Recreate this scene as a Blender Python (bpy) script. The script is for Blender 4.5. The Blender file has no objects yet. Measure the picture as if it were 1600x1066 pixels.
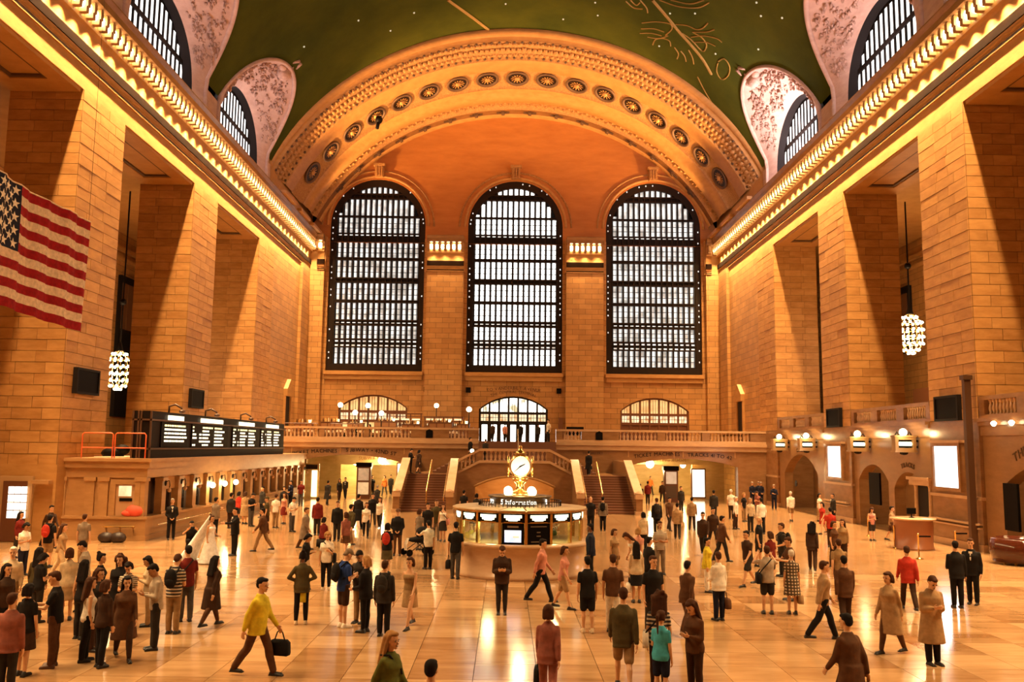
import bpy, bmesh, math, random
from math import sin, cos, pi, sqrt, atan2, hypot, radians
from mathutils import Vector, Matrix
from mathutils.geometry import tessellate_polygon
random.seed(7)
SC = bpy.context.scene
COL = SC.collection
# ------------------------------------------------------------------ camera, sky, exposure
F_PX, ROLL = 1380.0, 0.012
CAM = Vector((-0.65, 0.0, 4.25))
def unroll(px, py):
    x, y = px - 800, py - 533
    return x * cos(ROLL) + y * sin(ROLL), -x * sin(ROLL) + y * cos(ROLL)
_u, _v = unroll(790, 698)
PITCH = atan2(_v, F_PX); YAW = atan2(-_u, hypot(F_PX, _v))
AX_D = Vector((sin(YAW) * cos(PITCH), cos(YAW) * cos(PITCH), sin(PITCH)))
AX_R = AX_D.cross(Vector((0, 0, 1))).normalized(); AX_U = AX_R.cross(AX_D)
def spot(px, py, z=0.0):
    """world point on the horizontal plane z that the surveyed point (px, py) of the photo shows"""
    x0, y0 = unroll(px, py)
    d = AX_D * F_PX + AX_R * x0 - AX_U * y0
    return CAM + d * ((z - CAM.z) / d.z)
cam = bpy.data.cameras.new('camera'); cam.sensor_width = 36; cam.lens = F_PX / 1600 * 36
cam.clip_end = 400; cam.clip_start = 0.2
co = bpy.data.objects.new('camera', cam); COL.objects.link(co)
_r = AX_R * cos(ROLL) + AX_U * sin(ROLL); _up = AX_U * cos(ROLL) - AX_R * sin(ROLL)
_m = Matrix((_r, _up, -AX_D)).transposed().to_4x4(); _m.translation = CAM
co.matrix_world = _m
SC.camera = co
w = bpy.data.worlds.new('world'); SC.world = w; w.use_nodes = True
w.node_tree.nodes['Background'].inputs[0].default_value = (0.75, 0.85, 1, 1)
w.node_tree.nodes['Background'].inputs[1].default_value = 0.15
SC.view_settings.view_transform = 'Standard'; SC.view_settings.look = 'None'
SC.view_settings.gamma = 1; SC.view_settings.use_curve_mapping = False
SC.view_settings.exposure = 0.85
SC.cycles.max_bounces = 6; SC.cycles.diffuse_bounces = 4; SC.cycles.glossy_bounces = 3
SC.cycles.sample_clamp_indirect = 4.0
SC.cycles.use_denoising = True
WARM = (1.0, 0.645, 0.30); AMBER = (1.0, 0.53, 0.19); COOL = (1.0, 0.80, 0.82)
# strengths of the room's lamps and the added hall fill (watts)
CORNICE_W, HALL_FILL_W, COVE_W, CHAND_W = 640, 160, 12500, 450
LUN_POW = {(-1, 33): 140, (-1, 48): 140, (-1, 62): 170, (1, 33): 200, (1, 48): 260, (1, 62): 950}
# ------------------------------------------------------------------ helpers
class MB:
    def __init__(s): s.v = []; s.f = []
    def add(s, vs, fs):
        n = len(s.v); s.v += [tuple(p) for p in vs]; s.f += [tuple(i + n for i in f) for f in fs]; return s
    def box(s, x0, x1, y0, y1, z0, z1):
        return s.add([(x0,y0,z0),(x1,y0,z0),(x1,y1,z0),(x0,y1,z0),(x0,y0,z1),(x1,y0,z1),(x1,y1,z1),(x0,y1,z1)],
                     [(0,3,2,1),(4,5,6,7),(0,1,5,4),(1,2,6,5),(2,3,7,6),(3,0,4,7)])
    def lathe(s, prof, c=(0,0,0), n=16, a0=0.0, a1=2*pi, ax='z', ring=False):
        if ring: prof = list(prof) + [prof[0]]
        full = abs(a1 - a0 - 2*pi) < 1e-6; m = n if full else n + 1
        vs = []
        for r, z in prof:
            for i in range(m):
                a = a0 + (a1 - a0) * i / n
                p = (r*cos(a), r*sin(a), z)
                if ax == 'y': p = (p[0], -z, p[1])
                if ax == 'x': p = (z, p[0], p[1])
                vs.append((c[0]+p[0], c[1]+p[1], c[2]+p[2]))
        fs = []
        for k in range(len(prof) - 1):
            for i in range(n):
                j = (i + 1) % m
                fs.append((k*m+i, k*m+j, (k+1)*m+j, (k+1)*m+i))
        if full and not ring:
            if prof[0][0] > 1e-5: fs.append(tuple(range(m))[::-1])
            if prof[-1][0] > 1e-5: fs.append(tuple((len(prof)-1)*m + i for i in range(m)))
        return s.add(vs, fs)
    def tube(s, pts, r, n=6, r1=None):
        pts = [Vector(p) for p in pts]; L = len(pts); vs = []; ref = None
        for i, p in enumerate(pts):
            t = (pts[min(i+1, L-1)] - pts[max(i-1, 0)]).normalized()
            if ref is None: ref = Vector((0,0,1)) if abs(t.z) < .9 else Vector((0,1,0))
            a = t.cross(ref).normalized(); b = a.cross(t).normalized(); ref = b
            rr = r if r1 is None else r + (r1 - r) * i / max(L-1, 1)
            for k in range(n):
                q = 2*pi*k/n; vs.append(p + a*(rr*cos(q)) + b*(rr*sin(q)))
        fs = [(i*n+k, i*n+(k+1) % n, (i+1)*n+(k+1) % n, (i+1)*n+k) for i in range(L-1) for k in range(n)]
        fs += [tuple(range(n))[::-1], tuple((L-1)*n+k for k in range(n))]
        return s.add(vs, fs)
    def ball(s, c, r, n=10, m=7):
        if not hasattr(r, '__len__'): r = (r, r, r)
        vs = [(c[0], c[1], c[2]-r[2])]
        for i in range(1, m):
            a = -pi/2 + pi*i/m
            for k in range(n):
                q = 2*pi*k/n; vs.append((c[0]+r[0]*cos(a)*cos(q), c[1]+r[1]*cos(a)*sin(q), c[2]+r[2]*sin(a)))
        vs.append((c[0], c[1], c[2]+r[2])); T = len(vs)-1; fs = []
        for k in range(n):
            fs.append((0, 1+(k+1) % n, 1+k)); fs.append((T, T-n+k, T-n+(k+1) % n))
        for i in range(m-2):
            for k in range(n):
                fs.append((1+i*n+k, 1+i*n+(k+1) % n, 1+(i+1)*n+(k+1) % n, 1+(i+1)*n+k))
        return s.add(vs, fs)
    def loft(s, rings, close=True, caps=True):
        n = len(rings[0]); vs = [p for r in rings for p in r]; fs = []
        for i in range(len(rings)-1):
            for k in range(n if close else n-1):
                fs.append((i*n+k, i*n+(k+1) % n, (i+1)*n+(k+1) % n, (i+1)*n+k))
        if caps and close: fs += [tuple(range(n))[::-1], tuple((len(rings)-1)*n+k for k in range(n))]
        return s.add(vs, fs)
    def plate(s, outer, holes, fn, d0, d1):
        """flat plate with holes; fn(u, v, d) -> xyz, between depths d0 and d1"""
        loops = [outer] + list(holes)
        tris = tessellate_polygon([[Vector((u, v, 0)) for u, v in l] for l in loops])
        flat = [p for l in loops for p in l]; N = len(flat)
        vs = [fn(u, v, d0) for u, v in flat] + [fn(u, v, d1) for u, v in flat]
        fs = [tuple(t) for t in tris] + [tuple(N+i for i in t[::-1]) for t in tris]
        b = 0
        for l in loops:
            m = len(l); fs += [(b+i, b+(i+1) % m, N+b+(i+1) % m, N+b+i) for i in range(m)]; b += m
        return s.add(vs, fs)
    def mesh(s, name, smooth=False):
        me = bpy.data.meshes.new(name); me.from_pydata(s.v, [], s.f)
        bm = bmesh.new(); bm.from_mesh(me); bmesh.ops.recalc_face_normals(bm, faces=bm.faces); bm.to_mesh(me); bm.free()
        if smooth:
            me.polygons.foreach_set('use_smooth', [True]*len(me.polygons))
        return me
    def build(s, name, m, parent=None, smooth=False, loc=None):
        me = s.mesh(name, smooth)
        if m: me.materials.append(m)
        return put(name, me, parent, loc)
def put(name, data, parent=None, loc=None, rz=0.0, scale=None):
    o = bpy.data.objects.new(name, data); COL.objects.link(o)
    if parent: o.parent = parent
    if loc is not None: o.location = loc
    if rz: o.rotation_euler.z = rz
    if scale is not None: o.scale = scale
    return o
def tag(o, label=None, cat=None, group=None, kind=None):
    if label: o['label'] = label
    if cat: o['category'] = cat
    if group: o['group'] = group
    if kind: o['kind'] = kind
    return o
def thing(name, label, cat, loc=(0,0,0), rz=0, group=None, kind=None):
    return tag(put(name, None, None, loc, rz), label, cat, group, kind)
def copy_tree(o, parent=None):
    c = o.copy(); COL.objects.link(c); c.parent = parent
    for ch in list(o.children): copy_tree(ch, c)
    return c
def arc(cx, cz, rx, rz, a0, a1, n):
    return [(cx + rx*cos(a0+(a1-a0)*i/n), cz + rz*sin(a0+(a1-a0)*i/n)) for i in range(n+1)]
def arch_hole(cx, hw, z0, zs, rise, n=16):
    """opening outline: flat sill z0, springing zs, segmental or round head of the given rise"""
    if rise >= hw - 1e-6: top = arc(cx, zs, hw, rise, 0, pi, n)
    else:
        R = (hw*hw + rise*rise)/(2*rise); a = math.asin(hw/R)
        top = [(cx + R*sin(a - 2*a*i/n), zs + rise - R + R*cos(a - 2*a*i/n)) for i in range(n+1)]
    return [(cx-hw, z0), (cx+hw, z0)] + top
XZ = lambda u, v, d: (u, d, v)
YZ = lambda u, v, d: (d, u, v)
# ------------------------------------------------------------------ materials
def nodes(name):
    m = bpy.data.materials.new(name); m.use_nodes = True
    return m, m.node_tree.nodes, m.node_tree.links, m.node_tree.nodes['Principled BSDF']
MC = {}
def plain(rgb, rough=0.6, metal=0.0, spec=0.5, name='paint'):
    k = (tuple(rgb), rough, metal, name)
    if k in MC: return MC[k]
    m, n, l, b = nodes(name)
    b.inputs['Base Color'].default_value = (*rgb, 1); b.inputs['Roughness'].default_value = rough
    b.inputs['Metallic'].default_value = metal; b.inputs['Specular IOR Level'].default_value = spec
    MC[k] = m; return m
def cloth(rgb):
    k = ('cloth', tuple(rgb))
    if k in MC: return MC[k]
    m, n, l, b = nodes('cloth')
    nz = n.new('ShaderNodeTexNoise'); nz.inputs['Scale'].default_value = 9; nz.inputs['Detail'].default_value = 4
    tc = n.new('ShaderNodeTexCoord'); l.new(tc.outputs['Object'], nz.inputs['Vector'])
    rp = n.new('ShaderNodeValToRGB'); rp.color_ramp.elements[0].position = .3; rp.color_ramp.elements[1].position = .75
    rp.color_ramp.elements[0].color = (*[c*.72 for c in rgb], 1); rp.color_ramp.elements[1].color = (*[min(1, c*1.18) for c in rgb], 1)
    l.new(nz.outputs[0], rp.inputs[0]); l.new(rp.outputs[0], b.inputs['Base Color'])
    bp = n.new('ShaderNodeBump'); bp.inputs['Strength'].default_value = .35; bp.inputs['Distance'].default_value = .02
    l.new(nz.outputs[0], bp.inputs['Height']); l.new(bp.outputs[0], b.inputs['Normal'])
    b.inputs['Roughness'].default_value = .85; b.inputs['Specular IOR Level'].default_value = .2
    MC[k] = m; return m
def glow(rgb, s, name='lamp_glow'):
    k = (tuple(rgb), s, name)
    if k in MC: return MC[k]
    m, n, l, b = nodes(name)
    b.inputs['Base Color'].default_value = (*[c*.5 for c in rgb], 1); b.inputs['Emission Color'].default_value = (*rgb, 1)
    b.inputs['Emission Strength'].default_value = s; b.inputs['Roughness'].default_value = .3
    MC[k] = m; return m
def stone(name, lo, hi, rough=.55, scale=(.5, .5, 1.6), objvar=.5, bump=.25, spec=.4, mott=2.2, detail=5):
    """natural stone: mottled tone from position, each block with its own shade"""
    m, n, l, b = nodes(name)
    g = n.new('ShaderNodeNewGeometry'); mp = n.new('ShaderNodeMapping'); mp.inputs['Scale'].default_value = scale
    l.new(g.outputs['Position'], mp.inputs['Vector'])
    oi = n.new('ShaderNodeObjectInfo')
    mul = n.new('ShaderNodeMath'); mul.operation = 'MULTIPLY'; mul.inputs[1].default_value = 40; l.new(oi.outputs['Random'], mul.inputs[0])
    ad = n.new('ShaderNodeVectorMath'); ad.operation = 'ADD'; l.new(mp.outputs[0], ad.inputs[0]); l.new(mul.outputs[0], ad.inputs[1])
    nz = n.new('ShaderNodeTexNoise'); nz.inputs['Scale'].default_value = mott; nz.inputs['Detail'].default_value = detail; nz.inputs['Roughness'].default_value = .62
    l.new(ad.outputs[0], nz.inputs['Vector'])
    mx = n.new('ShaderNodeMath'); mx.operation = 'MULTIPLY_ADD'; mx.inputs[1].default_value = objvar; l.new(oi.outputs['Random'], mx.inputs[0]); 
    s2 = n.new('ShaderNodeMath'); s2.operation = 'SUBTRACT'; s2.inputs[1].default_value = objvar*.5; l.new(nz.outputs[0], s2.inputs[0]); l.new(s2.outputs[0], mx.inputs[2])
    rp = n.new('ShaderNodeValToRGB'); rp.color_ramp.elements[0].position = .25; rp.color_ramp.elements[1].position = .78
    rp.color_ramp.elements[0].color = (*lo, 1); rp.color_ramp.elements[1].color = (*hi, 1)
    l.new(mx.outputs[0], rp.inputs[0]); l.new(rp.outputs[0], b.inputs['Base Color'])
    bp = n.new('ShaderNodeBump'); bp.inputs['Strength'].default_value = bump; bp.inputs['Distance'].default_value = .03
    l.new(nz.outputs[0], bp.inputs['Height']); l.new(bp.outputs[0], b.inputs['Normal'])
    b.inputs['Roughness'].default_value = rough; b.inputs['Specular IOR Level'].default_value = spec
    return m
def ashlar(name, axis, lo, hi, bw=1.25, bh=.5, joint=(.13, .06, .02)):
    """coursed stone too far off to tell block from block"""
    m, n, l, b = nodes(name)
    g = n.new('ShaderNodeNewGeometry'); sp = n.new('ShaderNodeSeparateXYZ'); cb = n.new('ShaderNodeCombineXYZ')
    l.new(g.outputs['Position'], sp.inputs[0]); l.new(sp.outputs['Y' if axis == 'x' else 'X'], cb.inputs['X']); l.new(sp.outputs['Z'], cb.inputs['Y'])
    br = n.new('ShaderNodeTexBrick'); br.inputs['Scale'].default_value = 1; br.inputs['Brick Width'].default_value = bw; br.inputs['Row Height'].default_value = bh
    br.inputs['Mortar Size'].default_value = .018; br.inputs['Mortar Smooth'].default_value = .3; br.inputs['Bias'].default_value = 0
    br.inputs['Color1'].default_value = (*lo, 1); br.inputs['Color2'].default_value = (*hi, 1); br.inputs['Mortar'].default_value = (*joint, 1)
    l.new(cb.outputs[0], br.inputs['Vector'])
    nz = n.new('ShaderNodeTexNoise'); nz.inputs['Scale'].default_value = 1.1; nz.inputs['Detail'].default_value = 6; l.new(g.outputs['Position'], nz.inputs['Vector'])
    mr = n.new('ShaderNodeMapRange'); mr.inputs['To Min'].default_value = .68; mr.inputs['To Max'].default_value = 1.25; l.new(nz.outputs[0], mr.inputs[0])
    mu = n.new('ShaderNodeMix'); mu.data_type = 'RGBA'; mu.blend_type = 'MULTIPLY'; mu.inputs[0].default_value = 1
    l.new(br.outputs['Color'], mu.inputs[6]); l.new(mr.outputs[0], mu.inputs[7]); l.new(mu.outputs[2], b.inputs['Base Color'])
    bp = n.new('ShaderNodeBump'); bp.inputs['Strength'].default_value = .6; bp.inputs['Distance'].default_value = .02; bp.invert = True
    l.new(br.outputs['Fac'], bp.inputs['Height']); l.new(bp.outputs[0], b.inputs['Normal'])
    b.inputs['Roughness'].default_value = .5
    return m
S_LO, S_HI = (.46, .255, .09), (.74, .46, .20)
STONE = stone('caen_stone', (.34, .150, .038), (.53, .270, .082), objvar=.30)
JOINT = plain((.10, .045, .015), .9, name='joint')
SMOOTH = stone('smooth_stone', (.36, .168, .044), (.51, .265, .084), objvar=0, bump=.1)
ASH_X = ashlar('ashlar_side', 'x', (.37, .172, .046), (.48, .24, .072)); ASH_Y = ashlar('ashlar_end', 'y', (.37, .172, .046), (.48, .24, .072))
MARBLE = stone('bottino_marble', (.22, .105, .042), (.34, .175, .075), rough=.22, objvar=.1, bump=.04, spec=.5)
MARBLE_L = stone('pale_marble', (.45, .27, .14), (.60, .38, .21), rough=.2, objvar=.1, bump=.03)
FLOOR_M = stone('floor_marble', (.30, .150, .058), (.58, .36, .18), rough=.15, scale=(.35, 1.5, 1), objvar=.42, bump=.02, spec=.55, mott=1.4)
PINK = stone('pink_plaster', (.42, .26, .20), (.60, .40, .32), objvar=0, rough=.7, bump=.3)
PINK_D = stone('pink_relief', (.30, .17, .12), (.58, .37, .29), objvar=.3, rough=.7, bump=.4, mott=6)
ORN = stone('ornament_plaster', (.24, .10, .027), (.50, .27, .09), objvar=.2, rough=.7, mott=7, bump=.8, scale=(1,1,1))
BRONZE = plain((.020, .012, .008), .5, .3, spec=.2, name='dark_bronze')
IRON = plain((.010, .007, .006), .6, spec=.15, name='black_iron')
BLACK = plain((.004, .003, .003), .6, spec=.08, name='black_panel')
BRASS = plain((.72, .45, .15), .25, 1.0, name='brass')
WOOD = plain((.14, .05, .02), .4, name='dark_wood')
STEP_M = plain((.17, .07, .035), .5, name='worn_step_stone')
DARKST = plain((.10, .05, .022), .7, name='dark_moulding')
ceil_m, n_, l_, b_ = nodes('ceiling_paint')
g_ = n_.new('ShaderNodeNewGeometry'); nz_ = n_.new('ShaderNodeTexNoise'); nz_.inputs['Scale'].default_value = .16; nz_.inputs['Detail'].default_value = 8; nz_.inputs['Roughness'].default_value = .65
l_.new(g_.outputs['Position'], nz_.inputs['Vector'])
rp_ = n_.new('ShaderNodeValToRGB'); rp_.color_ramp.elements[0].position = .32; rp_.color_ramp.elements[1].position = .72
rp_.color_ramp.elements[0].color = (.034, .044, .006, 1); rp_.color_ramp.elements[1].color = (.080, .084, .009, 1)
l_.new(nz_.outputs[0], rp_.inputs[0]); l_.new(rp_.outputs[0], b_.inputs['Base Color']); b_.inputs['Roughness'].default_value = .9; b_.inputs['Specular IOR Level'].default_value = .05
CEIL = ceil_m
GOLD = plain((.36, .20, .03), .6, 0, name='gold_paint')
def paneglow(name, lo, hi, s, sc=1.2):
    m, n, l, b = nodes(name)
    g = n.new('ShaderNodeNewGeometry'); nz = n.new('ShaderNodeTexNoise'); nz.inputs['Scale'].default_value = sc; nz.inputs['Detail'].default_value = 3
    l.new(g.outputs['Position'], nz.inputs['Vector'])
    rp = n.new('ShaderNodeValToRGB'); rp.color_ramp.elements[0].position = .36; rp.color_ramp.elements[1].position = .58
    rp.color_ramp.elements[0].color = (*lo, 1); rp.color_ramp.elements[1].color = (*hi, 1); l.new(nz.outputs[0], rp.inputs[0])
    l.new(rp.outputs[0], b.inputs['Emission Color']); b.inputs['Emission Strength'].default_value = s
    b.inputs['Base Color'].default_value = (.5, .5, .5, 1); b.inputs['Roughness'].default_value = .15
    return m
PANE_MID = paneglow('daylight_glass_clear', (.8, .8, .74), (1, .98, .92), 1.6)
PANE_SIDE = paneglow('daylight_glass', (.32, .33, .30), (.95, .95, .90), .62)
PANE_LUN = paneglow('lunette_glass', (.7, .7, .66), (1, .98, .95), 1.3, .6)
BULB = glow((1, .82, .48), 12, 'bulb_glow')
GLOBE = glow((1, .80, .45), 7, 'globe_glow')
WHITE_LIT = glow((1, .99, .97), 1.1, 'lightbox_glow')
TUBE = glow((1, .93, .62), 1.5, 'tube_glow')
def lamp(kind, name, loc, watts, rgb, parent=None, size=.2, size_y=None, rot=None, spot_a=None, blend=.6, spread=pi):
    L = bpy.data.lights.new(name, kind); L.energy = watts; L.color = rgb
    if kind == 'AREA':
        L.size = size; L.spread = spread
        if size_y: L.shape = 'RECTANGLE'; L.size_y = size_y
    else: L.shadow_soft_size = size
    if kind == 'SPOT': L.spot_size = spot_a or 1.2; L.spot_blend = blend
    o = put(name, L, parent, loc)
    if rot: o.rotation_euler = rot
    return o
SHOP = bpy.data.scenes.new('workshop')          # a side room for shaping meshes, removed at the end
def settle(o):
    SHOP.view_layers[0].update(); dg = SHOP.view_layers[0].depsgraph
    return bpy.data.meshes.new_from_object(o.evaluated_get(dg))
def letters(txt, size, m, parent, place, depth=.02, spacing=1.0, name='lettering'):
    """raised letters; place(i, x) -> Matrix for the letter whose left edge is at x along the line"""
    out = MB(); cu = bpy.data.curves.new('line', 'FONT'); cu.size = size; cu.extrude = depth/2; cu.resolution_u = 2
    o = bpy.data.objects.new('line', cu); SHOP.collection.objects.link(o)
    x = 0.0; pieces = []
    for ch in txt:
        if ch == ' ': x += size*.34*spacing; continue
        cu.body = ch; me = settle(o)
        xs = [v.co.x for v in me.vertices]; x0, x1 = min(xs), max(xs)
        pieces.append((x, x0, x1, [v.co.copy() for v in me.vertices], [tuple(p.vertices) for p in me.polygons]))
        x += (x1 - x0) + size*.12*spacing; bpy.data.meshes.remove(me)
    bpy.data.objects.remove(o); bpy.data.curves.remove(cu)
    for x, x0, x1, vs, fs in pieces:
        M = place(x + (x1-x0)/2, pieces[-1][0] + pieces[-1][2] - pieces[-1][1])
        out.add([M @ Vector((v.x - (x0+x1)/2, v.y, v.z)) for v in vs], fs)
    return out.build(name, m, parent)
def wall_text(txt, size, m, parent, o, ux, uz, bow=0.0, depth=.03):
    """centred at o, running along ux with up vector uz; bow > 0 bends the line up in the middle"""
    ux = Vector(ux).normalized(); uz = Vector(uz).normalized(); nrm = ux.cross(uz); o = Vector(o)
    def place(x, total):
        t = x - total/2; k = 2*t/max(total, .01)
        p = o + ux*t + uz*(bow*(1-k*k)); sl = -4*bow*k/max(total, .01)
        a = (ux + uz*sl).normalized(); b = nrm.cross(a)
        M = Matrix((a, b, nrm)).transposed().to_4x4(); M.translation = p; return M
    return letters(txt, size, m, parent, place, depth)
# ------------------------------------------------------------------ setting: sizes
WX, BACK, SOF, BASE = 19.9, 85.0, 20.05, 5.65        # half width, end wall, soffit height, gallery ledge
VA, VB, VZ, VO = 21.8, 19.5, 18.36, 0.65             # vault ellipse
def vz(x): return VZ + VB*sqrt(max(0, 1-(x/VA)**2))
def struct(o, label=None, cat=None): o['kind'] = 'structure'; return tag(o, label, cat)
PIERS = [(-4.5, -.1), (9.8, 14.2), (24.1, 28.5), (38.4, 42.75), (52.7, 57.1), (67.0, 71.4)]
# floor ------------------------------------------------------------
fl = struct(MB().box(-33, 33, -6, 88, -.5, -.035).build('floor', JOINT), 'polished tan marble floor of the concourse', 'floor')
TS = 1.2
tile_me = MB().box(.006, TS-.006, .006, TS-.006, -.04, 0).mesh('tile'); tile_me.materials.append(FLOOR_M)
cells = []
for i in range(-17, 17):
    for j in range(-4, 59):
        x, y = i*TS, 14.4 + j*TS
        vis = y > 15.2 and abs(x+TS/2+.65) < .60*(y+1) and abs(x + TS/2) < WX
        cells.append((not vis, y, abs(x), x))
cells.sort(); rest = MB()
for k, (hid, y, _, x) in enumerate(cells):
    if k < 300 and not hid: put('tile', tile_me, fl, (x, y, 0))
    else: rest.box(x+.006, x+TS-.006, y+.006, y+TS-.006, -.04, 0)
rest.box(-33, -20.41, -6, 88, -.04, 0); rest.box(20.41, 33, -6, 88, -.04, 0); rest.box(-20.4, 20.4, -6, 9.59, -.04, 0)
tag(rest.build('far_tile', FLOOR_M, fl), kind='stuff')
# side walls, piers, gallery behind them ---------------------------
stone_me = MB().box(0, 1, 0, 1, 0, 1).mesh('stone'); stone_me.materials.append(STONE)
def courses(p, y0, y1, sgn, z0, z1, rng):
    """ashlar blocks on the hall face and on the reveal that faces down the hall"""
    n = round((z1-z0)/.50); h = (z1-z0)/n; g = .011
    for k in range(n):
        z = z0 + k*h
        ws = [1.6, 1.05, 1.75] if k % 2 else [1.05, 1.75, 1.6]
        if rng.random() < .4: ws = ws[1:] + ws[:1]
        y = y0
        for wd in ws:
            wd *= (y1-y0)/4.4; pr = rng.uniform(.02, .034)
            o = put('stone', stone_me, p, ((sgn*WX - (pr if sgn > 0 else .0), y+g, z+g)), 0, (pr, wd-2*g, h-2*g)); y += wd
        ws = [1.25, 1.05, 1.0] if k % 2 else [.8, 1.3, 1.2]
        x = WX
        for wd in ws:
            pr = rng.uniform(.02, .034); x0 = x if sgn > 0 else -(x+wd)
            put('stone', stone_me, p, (x0+g, y0-pr, z+g), 0, (wd-2*g, pr, h-2*g)); x += wd
rng = random.Random(3)
for sgn, side in ((-1, 'left'), (1, 'right')):
    wl = struct(put('wall_'+side, None), 'coursed stone wall of the hall under the lit cornice', 'wall')
    # lintel and attic above the openings
    a, b = sorted((sgn*WX, sgn*23.2))
    MB().box(a, b, -6, BACK, SOF, 24.3).build('lintel', SMOOTH, wl)
    c0, c1 = sorted((sgn*(WX+.001), sgn*20.9)); 
    for ya, yb in ((-6, 27.5), (39.3, 41.8), (53.6, 56.15), (67.95, 69.3)): MB().box(c0, c1, ya, yb, 24.3, 26.6).build('attic', PINK, wl)
    a, b = sorted((sgn*21.2, sgn*23.2)); MB().box(a, b, -6, BACK+2, 24.2, 41).build('sky_shield', IRON, wl)  # unseen dark shell, added to keep stray sky light out
    # solid end of the wall with a shallow pilaster
    a, b = sorted((sgn*WX, sgn*23.2)); MB().box(a, b, 71.4, BACK, 0, SOF).build('panel', ASH_X, wl)
    a, b = sorted((sgn*(WX-.28), sgn*WX)); MB().box(a, b, 80.6, 83.4, 5.7, 21.0).build('pilaster', ASH_X, wl)
    # far wall and ceiling of the gallery behind the piers
    a, b = sorted((sgn*31, sgn*31.6)); MB().box(a, b, -6, 88, 0, 26).build('gallery_wall', ASH_X, wl)
    a, b = sorted((sgn*23.2, sgn*31)); MB().box(a, b, -6, 88, 20.6, 21).build('gallery_ceiling', SMOOTH, wl)
    for z in (19.1, 18.3): 
        a, b = sorted((sgn*30.75, sgn*31)); MB().box(a, b, -6, 88, z, z+.3).build('cornice_band', SMOOTH, wl)
    a, b = sorted((sgn*23.0, sgn*31.6)); MB().box(a, b, 87.5, 88, 0, 26).build('gallery_end', ASH_Y, wl)
    # coffered soffits between the piers
    for (p0, p1), (q0, q1) in zip(PIERS[:-1], PIERS[1:]):
        m = MB(); y0, y1 = p1, q0
        for (xa, xb, ya, yb) in ((20.0, 20.75, y0+.1, y1-.1), (22.4, 23.1, y0+.1, y1-.1), (20.75, 22.4, y0+.1, y0+1.5), (20.75, 22.4, y1-1.5, y1-.1)):
            a, b = sorted((sgn*xa, sgn*xb)); m.box(a, b, ya, yb, SOF-.16, SOF+.01)
        m.build('soffit_frame', SMOOTH, wl)
        m = MB()
        for (xa, xb, ya, yb) in ((20.75, 20.9, y0+1.5, y1-1.5), (22.25, 22.4, y0+1.5, y1-1.5), (20.9, 22.25, y0+1.5, y0+1.68), (20.9, 22.25, y1-1.68, y1-1.5)):
            a, b = sorted((sgn*xa, sgn*xb)); m.box(a, b, ya, yb, SOF-.10, SOF+.01)
        m.build('coffer_moulding', DARKST, wl)
    for k, (y0, y1) in enumerate(PIERS):
        a, b = sorted((sgn*WX, sgn*23.2))
        p = MB().box(a, b, y0, y1, 0, SOF).build('pillar', JOINT if k >= 3 else ASH_X)
        struct(p, ['ashlar pier nearest the departures board end' if sgn < 0 else 'ashlar pier beside the metal downpipe',
                   'ashlar pier behind the middle of the departures board' if sgn < 0 else 'ashlar pier between the two chandelier bays',
                   'ashlar pier at the balcony end of the departures board' if sgn < 0 else 'ashlar pier next to the gate signs by the balcony'][k-3] if k >= 3 else 'ashlar pier further down the hall, out of view', 'pillar')
        if k >= 3: courses(p, y0, y1, sgn, 5.7 if sgn > 0 else 3.2, SOF, rng)
        if k >= 3:   # smooth marble dress up to the ledge
            c, d = sorted((sgn*(WX-.05), sgn*(WX+.5)))
            if sgn > 0:
                MB().box(c, d+2.85, y0-.06, y1+.06, 0, 5.68).build('marble_facing', MARBLE, p)
                m = MB(); e, f = sorted((sgn*(WX-.12), sgn*(WX+.3))); m.box(e, f, y0-.12, y1+.12, 2.18, 2.32); m.box(e, f, y0-.12, y1+.12, 0, .3)
                m.build('dado_moulding', MARBLE_L, p)
            else:
                MB().box(c-3.3 if sgn < 0 else c, d, y0-.05, y1+.05, 0, 3.25).build('marble_facing', SMOOTH, p)
DEEP = plain((.009, .004, .002), .9, spec=.02, name='shadow_black')
# cornice ----------------------------------------------------------
PROFILE = [(-.02, 21.05), (.10, 21.05), (.10, 21.18), (.03, 21.22), (.03, 21.34), (.12, 21.40), (.12, 21.50), (.16, 21.60), (.16, 21.78), (.03, 21.84), (.03, 22.25),
           (.10, 22.62), (.16, 22.72), (.30, 22.80), (.30, 23.0)]
CORONA = [(.30, 23.72), (.62, 23.74), (.80, 23.80), (.80, 24.12), (.92, 24.34), (.92, 24.42), (-.02, 24.42)]
bulb_me = MB().ball((0, 0, 0), (.20, .15, .27), 8, 6).mesh('bulb', True); bulb_me.materials.append(BULB)
dent_me = MB().box(-.16, .20, -.13, .13, -.36, .36).box(.16, .26, -.13, .13, -.1, .36).mesh('dentil'); dent_me.materials.append(stone('dentil_stone', (.30, .15, .05), (.42, .24, .09), objvar=0))
tri_me = MB().box(-.06, .06, -.42, .42, -.30, .30).mesh('triglyph')
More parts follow.
